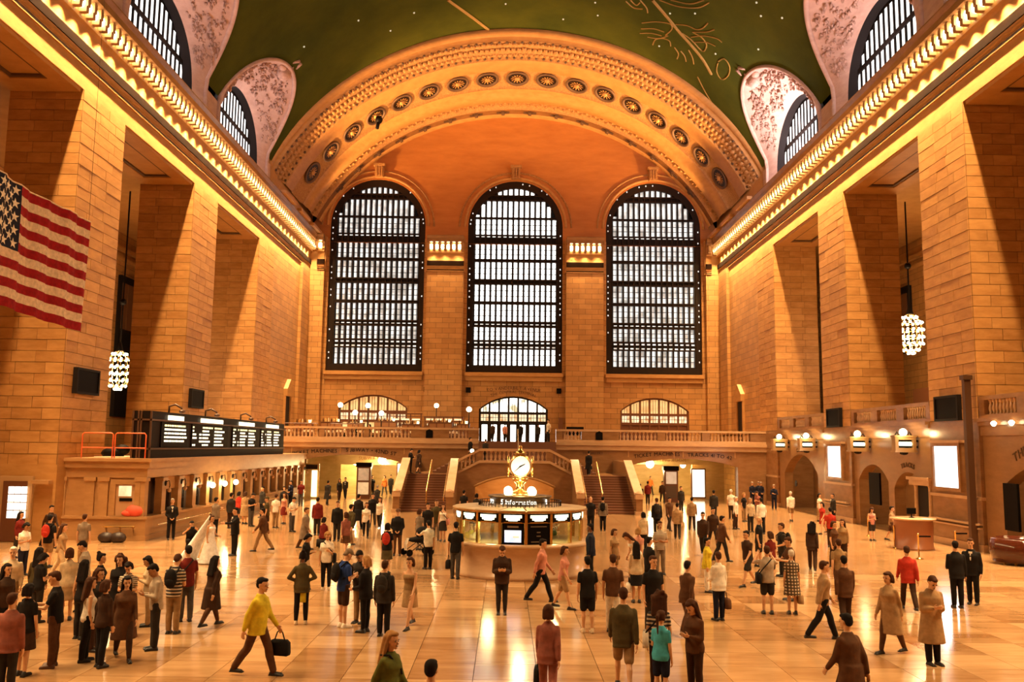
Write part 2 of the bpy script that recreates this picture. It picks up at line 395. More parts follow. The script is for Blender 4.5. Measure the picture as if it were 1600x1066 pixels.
def cornice_run(name, P0, ux, out, length, label, lightw, step=.62, ends=(0, 0)):
    """a lit cornice from P0 along ux, projecting along out"""
    t = struct(put(name, None), label, 'cornice'); P0 = Vector(P0); ux = Vector(ux); out = Vector(out)
    def sweep(prof, nm, m):
        mb = MB(); mb.loft([[tuple(P0 + ux*s + out*p + Vector((0, 0, z))) for p, z in prof] for s in (ends[0], length + ends[1])], close=True)
        return mb.build(nm, m, t)
    sweep(PROFILE + [(-.02, 23.0)], 'bed_moulding', SMOOTH); sweep(CORONA + [(-.02, 23.72)], 'corona', MARBLE)
    sweep([(-.02, 21.56), (.20, 21.56), (.20, 22.0), (.06, 22.08), (-.02, 22.08)], 'shadow_moulding', DEEP); sweep([(-.02, 21.10), (.105, 21.10), (.105, 21.20), (-.02, 21.20)], 'shadow_fillet', DEEP)  # near-black strips laid over the mouldings as painted shadow lines
    sweep([(-.01, 22.95), (.24, 22.95), (.24, 23.76), (-.01, 23.76)], 'bulb_trough', SMOOTH)
    n = int(length/step); off = (length - n*step)/2; rz = atan2(out.y, out.x)
    for i in range(n+1):
        p = P0 + ux*(off + i*step) + out*.42 + Vector((0, 0, 23.36)); put('dentil', dent_me, t, p, rz)
        if i < n:
            q = P0 + ux*(off + (i+.5)*step) + out*.45 + Vector((0, 0, 23.36)); put('bulb', bulb_me, t, q)
    k = max(1, round(length/1.24)); L = length/k
    for i in range(k):
        p = P0 + ux*((i+.5)*L)
        lamp('AREA', 'cornice_lamp', p + out*.56 + Vector((0, 0, 22.95)), lightw*L/4.5, WARM, t, .12, spread=radians(104))
        if length > 10:
            o = lamp('AREA', 'hall_fill', p + out*.86 + Vector((0, 0, 23.2)), HALL_FILL_W*L/4.5, WARM, t, .14, spread=radians(120)); o.rotation_euler = (Vector((0, 0, -1)) + out*1.05).to_track_quat('-Z', 'Y').to_euler()  # second set tilted out, added to spread the bulbs' light across the hall
        lamp('AREA', 'frieze_fill', P0 + ux*((i+.5)*L) + out*.27 + Vector((0, 0, 22.76)), lightw*L*.022, WARM, t, .10, .06, (0, 0, atan2(ux.y, ux.x)), spread=radians(75))  # narrow set added to throw bright patches on the frieze
    return t
for sgn, nm in ((-1, 'trim_1'), (1, 'trim_2')):
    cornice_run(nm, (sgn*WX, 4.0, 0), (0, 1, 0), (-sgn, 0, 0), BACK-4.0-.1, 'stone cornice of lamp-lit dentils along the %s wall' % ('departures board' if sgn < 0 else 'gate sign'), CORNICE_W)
# vault ------------------------------------------------------------
LUN_C, LUN_W = [19.05+.1, 33.4, 47.7, 62.05], 5.95
def groin(t): return LUN_W*cos(t), 25.3 + 6.2*max(0, sin(t))**.65
def vx(z): return VA*sqrt(max(0, 1-((z-VO-VZ)/VB)**2))
mb = MB(); ys = []
for c in LUN_C:
    ys += [c + LUN_W*cos(pi - pi*i/28) for i in range(29)]
ys = sorted(set([-6.0, 2.0, 8.0, 13.0] + ys + [68.6, 69.4])); NV = 48; rings = []
for y in ys:
    z0 = 26.3
    for c in LUN_C:
        if abs(y-c) < LUN_W - 1e-6: z0 = max(groin(math.acos((y-c)/LUN_W))[1], 25.3)
    x0 = min(vx(max(z0, 26.3)), WX); a0 = math.acos(x0/VA)
    row = [(x0, y, z0)] if z0 < 26.3 else []
    pts = [(VA*cos(a0 + (pi-2*a0)*i/NV), y, VZ+VO+VB*sin(a0 + (pi-2*a0)*i/NV)) for i in range(NV+1)]
    rings.append(pts)
mb.loft(rings, close=False, caps=False)
MB().box(-24, 24, -7, BACK+2, 41, 41.4).build('sky_shield', IRON, None)['kind'] = 'structure'  # unseen slab above the vault, added against sky leaks
ce = struct(mb.build('ceiling', CEIL, smooth=True), 'dark olive green vaulted ceiling with gold painted stars', 'ceiling')
# gold painting on the vault, in hall coordinates (angle from the crown, distance down the hall)
def vpt(px, py, d=.04):
    x0, y0 = unroll(px, py); dr = AX_D*F_PX + AX_R*x0 - AX_U*y0
    lo, hi = 10.0, 140.0
    f = lambda t: ((CAM+dr*(t/F_PX)).x/VA)**2 + (((CAM+dr*(t/F_PX)).z-VZ-VO)/VB)**2 - 1
    for _ in range(50):
        mid = (lo+hi)/2
        if f(mid) < 0: lo = mid
        else: hi = mid
    return CAM + dr*((lo-d)/F_PX)
FIG = [[(1020,0),(1044,28),(1062,50),(1080,70),(1098,92),(1112,116)], [(700,0),(735,25),(768,50)],
       [(1003,36),(1025,34),(1046,37),(1050,45),(1040,55)], [(1002,45),(1022,45),(1038,50)], [(1000,52),(1018,52),(1034,56)], [(1012,58),(1030,60),(1044,56)],
       [(1056,38),(1074,40),(1088,46),(1098,44),(1106,36)], [(1084,50),(1104,50),(1116,46)], [(1080,58),(1100,56),(1120,60),(1128,66)], [(1084,66),(1104,66),(1118,72)],
       [(1020,70),(1024,62),(1036,60),(1046,64),(1048,72)], [(1064,80),(1070,88),(1072,96)], [(1076,78),(1082,90),(1084,100)], [(1054,74),(1060,84),(1058,92)],
       [(1066,52),(1080,62),(1098,80),(1104,70),(1096,58),(1082,50)], [(1122,96),(1132,92),(1140,104),(1138,118),(1128,124),(1120,112),(1122,98)],
       [(1090,120),(1100,140),(1112,160)], [(978,2),(990,12),(1004,14)], [(1000,0),(1010,12),(1012,20)], [(1030,0),(1060,10),(1090,12),(1108,4)], [(1048,0),(1078,6),(1100,0)], [(985,0),(994,8),(1000,4)]]
def smooth(P, n=5):
    P = [P[0]] + P + [P[-1]]; out = []
    for a, b, c, d in zip(P, P[1:], P[2:], P[3:]):
        for i in range(n):
            t = i/n; out.append(tuple(.5*(2*b[k] + (c[k]-a[k])*t + (2*a[k]-5*b[k]+4*c[k]-d[k])*t*t + (3*b[k]-a[k]-3*c[k]+d[k])*t**3) for k in (0, 1)))
    return out + [P[-1]]
for i, pl in enumerate(FIG):
    MB().tube([vpt(*p) for p in smooth(pl)], .12 if i < 2 else .05, 5).build('painted_line', GOLD, ce)
star_me = MB().ball((0, 0, 0), .075, 6, 4).mesh('painted_star'); star_me.materials.append(glow((.8, .75, .5), .35, 'star_glow'))  # painted stars given a faint glow of their own
for p in [(475,73),(647,20),(790,6),(1047,21),(1086,21),(1185,77),(1189,25),(1182,4),(1030,72),(1118,84),(930,4),(934,24),(1222,28),(560,32),(610,48),(880,30)]:
    put('painted_star', star_me, ce, vpt(*p, .05))
# lunettes ---------------------------------------------------------
def leafy(rng, pts, m, name, parent):
    mb = MB()
    for (p, r) in pts:
        k = rng.randint(3, 5); a0 = rng.random()*6
        for j in range(k):
            a = a0 + 2*pi*j/k; q = Vector(p) + Vector((rng.uniform(-.1, .1), cos(a)*r, sin(a)*r))
            mb.ball(q, (r*.45, r*(.3+.5*abs(cos(a))), r*(.3+.5*abs(sin(a)))), 6, 4)
    return tag(mb.build(name, m, parent, True), kind='stuff')
lun_n = 4
for sgn in (-1, 1):
    for c in LUN_C[1:]:
        W = struct(put('window_%d' % lun_n, None), '%s arched lunette window in the vault, %s' % ('departures side' if sgn < 0 else 'gate side', {0: 'nearest the camera end', 1: 'second from the great arch', 2: 'next to the great arch'}[LUN_C[1:].index(c)]), 'window')
        lun_n += 1; X0, X1 = sgn*20.25, sgn*20.75; HW = 4.35
        def fr(t, k):     # k = 0 groin on the vault, 1 window arch
            gy, gz = groin(t); gx = min(vx(max(gz, 26.3)), WX); ey, ez = (HW+.25)*cos(t), 25.3 + 4.45*max(0, sin(t))**.8
            s = k; return (sgn*(gx + (20.25-gx)*s), c + gy + (ey-gy)*s, gz + (ez-gz)*s + .35*sin(pi*s)*sin(t))
        NT = 40
        MB().loft([[fr(pi*i/NT, k/8) for i in range(NT+1)] for k in range(9)], close=False, caps=False).build('lunette_vault', PINK, W, True)
        # rolled rim along the groin, reveal ring and jambs
        MB().tube([Vector(fr(pi*i/NT, 0)) for i in range(NT+1)], .17, 6).build('rim', PINK, W, True)
        rv = [(c+HW+.25, 24.3)] + [(c+(HW+.25)*cos(pi*i/NT), 25.3+4.45*max(0, sin(pi*i/NT))**.8) for i in range(NT+1)] + [(c-HW-.25, 24.3)]
        MB().loft([[(X0, y, z) for y, z in rv], [(X1, c+(y-c)*.94, z-.12) for y, z in rv]], close=False, caps=False).build('reveal', IRON, W, True)  # reveal ring coloured black to carry the shade of its far side
        for e in (-1, 1):
            a, b = sorted((c+e*(HW+.25), c+e*(LUN_W+.1))); MB().box(*sorted((X0, sgn*(WX+.01))), a, b, 24.3, 25.35).build('jamb', PINK, W)
        def wz(y): 
            k = (y-c)/(HW); return 25.2 + 4.2*max(0, 1-k*k)**.4
        n = 13; st = 2*HW/n
        for i in range(n):
            y = c - HW + (i+.5)*st; top = wz(y)
            for z0, z1 in ((24.4, 27.15), (27.45, top)):
                if z1 - z0 > .15: MB().box(*sorted((sgn*20.74, sgn*20.78)), y-.135, y+.135, z0, min(z1, top)).build('pane', PANE_LUN, W)
            if i: MB().box(*sorted((sgn*20.71, sgn*20.80)), y-st/2-.075, y-st/2+.075, 24.3, wz(y-st/2)).build('mullion', IRON, W)
        MB().box(*sorted((sgn*20.66, sgn*20.80)), c-HW, c+HW, 27.15, 27.45).build('transom', IRON, W)
        MB().plate([(c+(HW+.3)*cos(pi*i/24), 24.3 if i in (0, 24) else 25.3+4.5*sin(pi*i/24)**.8) for i in range(25)], [], YZ, sgn*20.82, sgn*20.95).build('backing', IRON, W)
        # plaster relief: sprays, garland and the cartouche at the tip
        r_ = random.Random(int(c)+sgn); pts = []
        for _ in range(230):
            t = pi*r_.uniform(.10, .90); k = r_.uniform(.16, .86)
            pts.append((Vector(fr(t, k)), r_.uniform(.09, .24)))
        leafy(r_, pts, PINK_D, 'relief', W)
        tip = Vector(fr(pi/2, .18)); m = MB(); m.ball(tip + Vector((-sgn*.1, 0, -.1)), (.5, .75, .6), 10, 7); m.ball(tip + Vector((-sgn*.5, 0, .35)), (.35, .3, .45), 8, 6)
        for e in (-1, 1): m.ball(tip + Vector((-sgn*.2, e*.75, 0)), (.3, .5, .28), 8, 6); m.tube([tip+Vector((-sgn*.3, e*.3, .3)), tip+Vector((-sgn*.9, e*.5, .5)), tip+Vector((-sgn*1.3, e*.2, .7))], .12, 6)
        m.build('cartouche', PINK_D, W, True)
        d = Vector((sgn*18.0, c, 29.0)) - Vector((sgn*19.0, c-1.0, 24.9))
        lw = lamp('AREA', 'lunette_flood', (sgn*19.15, c-.6, 24.7), LUN_POW[(sgn, round(c))], COOL, W, 1.2, .3); lw.rotation_euler = Vector((-sgn*.25, 1.6, 4)).to_track_quat('-Z', 'Y').to_euler()
# ------------------------------------------------------------------ great arch at the end of the hall
ARCH = [(69.2, .62), (69.2, .40), (69.45, .24), (69.75, .20), (70.2, .40), (70.35, .06), (73.2, -.02), (73.35, -.24), (75.5, -.28), (75.6, -.10), (79.0, -.12), (79.1, -.42),
        (80.2, -.44), (80.3, -.58), (82.0, -.60), (82.1, -.44), (83.2, -.46), (83.3, -.80), (84.4, -.80), (84.5, -.95), (85.05, -.95)]
A0 = math.acos(WX/VA); NA = 64
def apt(a, y, off): return ((VA+off)*cos(a), y, VZ + (VB+off)*sin(a))
ar = struct(put('trim_3', None), 'great moulded stone arch framing the end wall above the three windows', 'arch')
def aband(i0, i1, name, m):
    MB().loft([[apt(A0 + (pi-2*A0)*k/NA, y, o) for k in range(NA+1)] for y, o in ARCH[i0:i1+1]], close=False, caps=False).build(name, m, ar, True)
aband(0, 5, 'outer_moulding', SMOOTH); aband(5, 7, 'leaf_band', ORN); aband(7, 9, 'plain_band', SMOOTH); aband(9, 11, 'rosette_band', ORN)
aband(11, 15, 'inner_moulding', SMOOTH); aband(15, 17, 'scroll_band', ORN); aband(17, 18, 'bracket_band', stone('bracket_stone', (.15, .062, .018), (.26, .12, .038), objvar=0)); aband(18, 20, 'wall_fillet', SMOOTH)
bead_me = MB().ball((0, 0, 0), (.13, .2, .1), 6, 4).mesh('bead', True); bead_me.materials.append(DARKST)
leaf = MB(); scr = MB(); r_ = random.Random(5)
for i in range(110):
    a = A0 + (pi-2*A0)*(i+.5)/110
    for y, s in ((70.75, 1), (71.75, 1.3), (72.75, 1)):
        leaf.ball(apt(a + (.008 if s > 1 else 0), y + r_.uniform(-.1, .1), -.02), (.16*s, .30*s, .14*s), 6, 4)
    scr.ball(apt(a, 82.65 + .2*(-1)**i, -.48), (.16, .3, .14), 6, 4)
tag(leaf.build('leaf_relief', ORN, ar, True), kind='stuff'); tag(scr.build('scroll_relief', ORN, ar, True), kind='stuff')
for i in range(78):
    a = A0 + (pi-2*A0)*(i+.5)/78; o = put('bead', bead_me, ar, apt(a, 70.5, .03)); o.rotation_euler.y = pi/2 - a
    o = put('bead', bead_me, ar, apt(a, 73.25, -.08)); o.rotation_euler.y = pi/2 - a
for sgn in (-1, 1):      # uplights standing on the cornice under the arch
    a, b = sorted((sgn*(WX+.001), sgn*20.9)); MB().box(a, b, 69.2, BACK, 24.3, 26.6).build('springer', SMOOTH, ar)
    for y in (71.5, 77.0, 82.0):
        q = lamp('SPOT', 'cove_lamp', (sgn*18.9, y, 24.8), COVE_W, AMBER, ar, .3, spot_a=1.25, blend=.9); q.rotation_euler = Vector((-sgn*15.5, (77.5-y)*.5, 13)).to_track_quat('-Z', 'X').to_euler()
        MB().box(sgn*18.9-.22, sgn*18.9+.22, y-1.8, y+1.8, 24.44, 24.7).build('cove_trough', SMOOTH, ar)
# rosettes: ring, dark disc, petals and a lit boss
ro = MB(); ro.lathe([(.80, .10), (.92, .02), (1.02, .0), (1.05, -.1), (.98, -.16), (.86, -.12), (.80, .0)], n=24, ring=True); ro_me = ro.mesh('ring', True); ro_me.materials.append(DARKST)
di_me = MB().lathe([(.84, .06), (.84, -.02)], n=24).mesh('disc'); di_me.materials.append(BRONZE)
pe = MB()
for k in range(12):
    a = 2*pi*k/12; pe.add([(cos(a-.09)*.28, sin(a-.09)*.28, -.04), (cos(a+.09)*.28, sin(a+.09)*.28, -.04), (cos(a+.10)*.52, sin(a+.10)*.52, -.06), (cos(a)*.62, sin(a)*.62, -.1), (cos(a-.10)*.52, sin(a-.10)*.52, -.06), (0, 0, .05)], [(0, 1, 2, 3, 4), (0, 5, 1), (1, 5, 2), (2, 5, 3), (3, 5, 4), (4, 5, 0)])
pe_me = pe.mesh('petal_wreath'); pe_me.materials.append(SMOOTH)
bo_me = MB().ball((0, 0, -.08), (.24, .24, .16), 10, 6).mesh('boss', True); bo_me.materials.append(SMOOTH)
br_me = MB().box(-.62, .62, -.16, .16, -.10, .05).box(-.16, .16, -.40, .40, -.16, .05).ball((0, 0, -.14), (.18, .2, .12), 8, 5).mesh('bracket'); br_me.materials.append(DARKST)
for i in range(17):
    a = A0 + .135 + (pi - 2*A0 - .27)*i/16
    c = apt(a, 77.25, -.18); g = put('rosette', ro_me, ar, c); g.rotation_euler = (0, pi/2 - a, 0); g.scale = (1, 1.45, 1)
    for nm, me in (('disc', di_me), ('petal_wreath', pe_me), ('boss', bo_me)): put(nm, me, g)
for i in range(16):
    a = A0 + .2 + (pi-2*A0-.4)*i/15; o = put('bracket', br_me, ar, apt(a, 83.9, -.82)); o.rotation_euler.y = pi/2 - a
# small dark loudspeaker hung on one rosette
o = tag(MB().ball((0, 0, 0), (.35, .5, .35), 8, 6).tube([(0, 0, 0), (-.1, -.2, -.9)], .16, 6).build('loudspeaker', BLACK, None, True, vpt(571, 176, 2.2)), 'small black loudspeaker hanging from a rosette of the great arch', 'speaker')
o.location = apt(A0 + .135 + (pi-2*A0-.27)*13/16, 77.0, -.75)
# ------------------------------------------------------------------ end wall
WC = [-13.45, 0.05, 13.6]; HWN = 4.65; SILL, SPR = 11.3, 25.7
wb = struct(put('wall_back', None), 'ochre stone end wall with three tall arched windows', 'wall')
mb = MB(); top = [(x, vz(x)-.7) for x in [WX - .02 - (2*WX-.04)*i/40 for i in range(41)]]
mb.plate([(-WX, 23.995), (WX, 23.995)] + top, [arch_hole(c, HWN, 24.0, SPR, HWN, 24) for c in WC], XZ, BACK-.02, BACK+.6); mb.build('tympanum', stone('tympanum_stone', (.36, .125, .024), (.50, .20, .045), objvar=0, mott=1.5, scale=(.25, .25, 1.1), rough=.6), wb)
# piers between the windows, spandrels below
xs = [-WX, WC[0]-HWN, WC[0]+HWN, WC[1]-HWN, WC[1]+HWN, WC[2]-HWN, WC[2]+HWN, WX]
for i in range(0, 8, 2):
    MB().box(xs[i], xs[i+1], BACK-.25, BACK+.6, 4.65, 24.3).build('pier', ASH_Y, wb)
    inn = .32; a, b = xs[i] + (inn if i else 0), xs[i+1] - (inn if i < 6 else 0)
    MB().box(a, b, BACK-.85, BACK-.2, 4.65, 21.05).build('pilaster', ASH_Y, wb)
    if 0 < i < 6: cornice_run('trim_%d' % (4+i//2), (a, BACK-.85, 0), (1, 0, 0), (0, -1, 0), b-a, 'lit dentil capital on the pier %s the middle window' % ('left of' if i == 2 else 'right of'), 170, .545)
    else: cornice_run('trim_%d' % (4+i//2+(i == 6)*1), (a if i else a+.8, BACK-.85, 0), (1, 0, 0), (0, -1, 0), b-a-.8, 'lit dentil capital in the hall corner on the %s side' % ('board' if i == 0 else 'gate'), 60, .60)
    MB().box(a-.1, b+.1, BACK-.80, BACK+.1, 21.05, 24.4).build('capital_block', SMOOTH, wb)
DOORH = dict(w=3.2, zs=7.85, rise=1.15)
for k, c in enumerate(WC):
    MB().plate([(c-HWN, 4.6), (c+HWN, 4.6), (c+HWN, 10.55), (c-HWN, 10.55)], [arch_hole(c + (.0 if k else .05), 3.3, 4.62, 7.8, 1.25)], XZ, BACK-.2, BACK+.5).build('spandrel', ASH_Y, wb)
    m = MB(); m.box(c-HWN-.1, c+HWN+.1, BACK-.55, BACK+.3, 10.95, 11.3); m.box(c-HWN, c+HWN, BACK-.40, BACK+.3, 10.5, 10.95); m.build('sill_band', SMOOTH, wb)
    # key block above each window and moulded arch ring
    pts = [(c + (HWN+.30)*cos(pi*i/28), SPR + (HWN+.30)*sin(pi*i/28)) for i in range(29)]
    MB().tube([(x, BACK-.08, z) for x, z in pts], .14, 6).build('arch_moulding', SMOOTH, wb, True)
    pts = [(c + (HWN+.85)*cos(pi*i/28), SPR + (HWN+.85)*sin(pi*i/28)) for i in range(29)]
    MB().tube([(x, BACK-.05, z) for x, z in pts], .09, 6).build('arch_moulding', ORN, wb, True)
    m = MB(); m.box(c-.42, c+.42, BACK-.5, BACK, 30.5, 31.6); m.box(c-.55, c+.55, BACK-.6, BACK, 31.6, 31.85)
    for e in (-.2, .05, .3): m.box(c+e-.1, c+e+.02, BACK-.58, BACK-.4, 30.6, 31.5)
    m.build('keystone', ORN, wb)
for x, l in ((-8.35, 'right of the bar window head'), (-4.3, 'left of the doors, on the pier edge'), (4.4, 'right of the glass doors'), (8.45, 'left of the dark panelled window')):
    tag(MB().box(x-.22, x+.22, BACK-.34 - 0, BACK-.18, 9.35, 9.85).build('wall_speaker', BLACK), 'small square black speaker on the end wall, ' + l, 'speaker')
ROWS = [(12.07, 13.6), (14.5, 15.75), (16.35, 18.0), (18.3, 19.95), (20.5, 22.2), (22.5, 24.0), (24.95, 26.5), (26.7, 28.35), (28.95, 29.85)]
for k, c in enumerate(WC):
    W = struct(put('window_%d' % (k+1), None), ['tall arched window above the bar', 'brightest tall arched window, in the middle above the doors', 'tall arched window above the dark panelled arch'][k], 'window')
    pm = PANE_MID if k == 1 else PANE_SIDE; NCOL = 15; HP = 4.05; st = 2*HP/NCOL; R = HWN-.55
    def zt(x): 
        d = R*R - (x-c)**2; return SPR + sqrt(d) if d > 0 else SPR
    # dark frame: outer band with head, glimmer-dotted strips
    out = arch_hole(c, HWN+.02, SILL, SPR, HWN+.02, 28); inn = arch_hole(c, HP+.08, 12.0, SPR-.2, HP+.08, 28)
    MB().plate(out, [inn], XZ, BACK+.05, BACK+.45).build('frame', BRONZE, W)
    MB().plate([(p[0], p[1]) for p in arch_hole(c, HWN, SILL, SPR, HWN, 28)], [], XZ, BACK+.62, BACK+.7).build('backing', IRON, W)
    mul_y = (BACK+.08, BACK+.30)
    for i in range(NCOL+1):
        x = c - HP + i*st; MB().box(x-.055, x+.055, mul_y[0], mul_y[1], 12.0, min(zt(x), 29.85)).build('mullion', BRONZE, W)
    for i in range(NCOL):
        x = c - HP + (i+.5)*st + .06
        MB().box(x+.085, x+.115, BACK+.16, BACK+.26, 12.0, min(zt(x), 29.8)).build('glazing_bar', IRON, W)
        for z0, z1 in ROWS:
            z1 = min(z1, zt(x + (.17 if x > c else -.17)) - .02)
            if z1 - z0 < .2: continue
            MB().box(x-.175, x+.175, BACK+.30, BACK+.34, z0, z1).build('pane', pm, W)
    edges = [11.99] + [v for r in ROWS for v in r] + [30.2]
    for a, b in zip(edges[2::2], edges[3::2]):
        zc = (a+b)/2; hw = HP if zc < SPR else max(.3, sqrt(max(0, (HP+.1)**2-(zc-SPR)**2)))
        if b - a < .1 or zc > 29.9: continue
        MB().box(c-hw, c+hw, BACK+.02, BACK+.36, a, a + min(.14, (b-a)*.4)).build('transom', BRONZE, W); MB().box(c-hw, c+hw, BACK+.02, BACK+.36, b - min(.14, (b-a)*.4), b).build('transom', BRONZE, W)
        if b - a > .45: MB().box(c-hw, c+hw, BACK+.2, BACK+.36, a, b).build('spandrel_panel', IRON, W)
    for z0, z1 in ROWS[:7]:
        for f in (.33, .66): MB().box(c-HP, c+HP, BACK+.24, BACK+.30, z0+(z1-z0)*f-.022, z0+(z1-z0)*f+.022).build('glazing_bar', IRON, W)
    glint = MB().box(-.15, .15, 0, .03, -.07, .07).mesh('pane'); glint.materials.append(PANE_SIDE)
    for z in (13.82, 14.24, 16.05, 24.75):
        for i in range(NCOL): put('pane', glint, W, (c - HP + (i+.5)*st + .06, BACK+.15, z), 0, (1, 1, 1 if z < 15 else .6))  # small glowing pieces put in for faint lights inside the dark bands
    # glowing dots, painted glimmers down the side strips and over the head
    glimmer_me = MB().ball((0, 0, 0), (.06, .04, .085), 6, 4).mesh('glimmer'); glimmer_me.materials.append(PANE_SIDE)
    r_ = random.Random(k)
    for i in range(26):
        for e in (-1, 1):
            if r_.random() < .55: put('glimmer', glimmer_me, W, (c + e*(HWN-.22), BACK+.05, 12.0 + i*.56))
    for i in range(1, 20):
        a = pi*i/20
        if r_.random() < .5: put('glimmer', glimmer_me, W, (c + (HWN-.3)*cos(a), BACK+.05, SPR + .9 + (HWN-1.15)*sin(a)) if .55 < a < 2.6 else (c + (HWN-.22)*cos(a), BACK+.05, SPR + (HWN-.25)*sin(a)))
# upper level doors and arched screens -----------------------------
def screen(name, c, label, fill, lo, bars, mat_f):
    D = struct(put(name, None), label, 'door' if 'door' in name else 'window'); hw, zs, rise = 3.3, 7.8, 1.25
    R = (hw*hw+rise*rise)/(2*rise)
    zt = lambda x: zs + rise - R + sqrt(max(0, R*R-(x-c)**2))
    o = arch_hole(c, hw, 4.66, zs, rise); i_ = arch_hole(c, hw-.16, 4.66, zs, rise-.16)
    MB().loft([[(x, BACK-.1, z) for x, z in o[1:]+o[:1]], [(x, BACK-.1, z) for x, z in i_[1:]+i_[:1]], [(x, BACK+.2, z) for x, z in i_[1:]+i_[:1]]], close=False, caps=False).build('frame', mat_f, D)
    n = 7; st = (2*hw-.2)/n
    for k in range(n+1):
        x = c - hw + .1 + k*st; MB().box(x-.09, x+.09, BACK-.02, BACK+.16, 4.66, zt(x)-.05).build('post', mat_f, D)
    if fill[2] is DAY:
        for k in range(n+1): x = c - hw + .1 + k*st; MB().box(x-.2, x+.2, BACK-.01, BACK+.12, 4.66, 6.5).build('door_stile', mat_f, D)
    for z in (7.45, 6.55): MB().box(c-hw, c+hw, BACK-.04, BACK+.18, z-.11, z+.11).build('rail', mat_f, D)
    for k in range(n):
        x0 = c - hw + .19 + k*st; x1 = x0 + st - .18
        MB().add([(x0, BACK+.08, 7.56), (x1, BACK+.08, 7.56), (x1, BACK+.08, zt(x1)-.12), (x0, BACK+.08, zt(x0)-.12)], [(0, 1, 2, 3)]).build('pane', fill[0], D)
        MB().box(x0, x1, BACK+.07, BACK+.09, 6.68, 7.32).build('pane', fill[1], D)
        e_ = .10 if fill[2] is DAY else 0
        MB().box(x0+e_, x1-e_, BACK+.05, BACK+.11, lo, 6.42 - e_).build('pane' if lo < 5 and fill[2] is not WOOD else 'panel', fill[2], D)
        for e in range(1, bars): MB().box(x0+(x1-x0)*e/bars-.02, x0+(x1-x0)*e/bars+.02, BACK+.03, BACK+.06, 6.68, zt((x0+x1)/2)-.2).build('glazing_bar', mat_f, D)
        MB().box(x0, x1, BACK+.03, BACK+.06, 6.98, 7.02).build('glazing_bar', mat_f, D)
    return D
OR_G = paneglow('warm_lit_glass', (.75, .30, .07), (1, .58, .2), .5, 1.5); OR_B = paneglow('bright_lit_glass', (.55, .25, .08), (1, .8, .5), .65, 2.5)
DAY = glow((1, .97, .88), 3.0, 'daylight_door_glass'); DAYD = paneglow('street_glass', (.25, .22, .12), (1, .98, .9), 1.6, .9)
screen('door_1', WC[1], 'glass entrance doors under a low arch at the head of the stairs', (DAYD, OR_B, DAY), 4.7, 3, BRONZE)
screen('window_20', WC[0]+.05, 'low arched orange-lit window behind the bar shelves', (OR_G, OR_B, OR_G), 5.4, 3, WOOD)
screen('window_21', WC[2], 'low arched window with dark timber panels below', (OR_G, OR_B, WOOD), 4.7, 3, WOOD)
wall_text('TO VANDERBILT AVENUE', .42, DARKST, wb, (WC[1], BACK-.21, 9.45), (1, 0, 0), (0, 0, 1), .25)
wall_text('THE CENTRAL TERMINAL', .36, DARKST, wb, (WC[1], BACK-.21, 8.98), (1, 0, 0), (0, 0, 1), .38)
# wall behind the camera closes the hall
struct(MB().box(-31, 31, -6.6, -6, 0, 40).build('wall_front', ASH_Y), 'stone wall closing the hall behind the viewer', 'wall')
MB().box(-24, 24, BACK+1.2, BACK+1.6, 0, 40).build('sky_shield_end', IRON, wb)  # unseen dark sheet, added to stop sky leaking past the end wall
# corner door heads on the balcony level
for sgn, y, lab in ((-1, 77.6, 'dark doorway with pointed hood on the board side of the balcony'), (1, 77.2, 'dark doorway with pointed hood on the gate side of the balcony')):
    D = struct(put('door_%d' % (2 if sgn < 0 else 3), None), lab, 'door'); a, b = sorted((sgn*(WX-.06), sgn*(WX+.02)))
    MB().box(a, b, y-.85, y+.85, 4.66, 8.4).build('door_leaf', IRON, D)
    e = sgn*(WX-.1); MB().loft([[(x, y-1.15, 8.4), (x, y+1.15, 8.4), (x, y+1.15, 9.0), (x, y, 9.9), (x, y-1.15, 9.0)] for x in (sgn*WX, sgn*(WX-.35))]).build('hood', SMOOTH, D)
    for f in (-1, 1): MB().box(*sorted((sgn*WX, sgn*(WX-.18))), y+f*1.0-.13, y+f*1.0+.13, 4.66, 8.4).build('jamb', SMOOTH, D)
ORD = ['first', 'second', 'third', 'fourth', 'fifth', 'sixth', 'seventh', 'eighth', 'ninth', 'tenth', 'eleventh', 'twelfth', 'thirteenth', 'fourteenth', 'fifteenth']
# ------------------------------------------------------------------ balcony across the end of the hall
BY, BZ, RAIL = 69.8, 4.65, 5.66
bal_me = MB().lathe([(.10, 0), (.10, .06), (.06, .09), (.105, .22), (.11, .30), (.06, .46), (.05, .52), (.085, .56), (.10, .60), (.10, .66)], n=8).mesh('baluster', True); bal_me.materials.append(MARBLE_L)
bc = struct(put('balcony', None), 'marble balcony with balustrade and flat arches across the end wall', 'balcony')
MB().box(-WX, WX, BY+.3, BACK, BZ-.5, BZ).build('balcony_slab', MARBLE, bc)
AR = [(-12.9, 4.3), (13.3, 4.3)]
MB().plate([(-WX, 0), (-2.75, 0), (-2.75, 4.65), (-WX, 4.65)], [arch_hole(AR[0][0], AR[0][1], .0001, 2.85, .62)], XZ, BY+.1, BY+.75).build('arcade_wall', MARBLE, bc)
MB().plate([(3.3, 0), (WX, 0), (WX, 4.65), (3.3, 4.65)], [arch_hole(AR[1][0], AR[1][1], .0001, 2.85, .62)], XZ, BY+.1, BY+.75).build('arcade_wall', MARBLE, bc)
for a, b in ((-WX, -2.75), (3.3, WX)):
    m = MB(); m.box(a, b, BY-.18, BY+.5, 4.42, 4.66); m.box(a, b, BY-.05, BY+.4, 4.05, 4.42); m.box(a, b, BY, BY+.4, 4.66, 4.86); m.build('ledge_moulding', MARBLE_L, bc)
    MB().box(a, b, BY-.03, BY+.43, 5.5, RAIL).build('top_rail', MARBLE_L, bc)
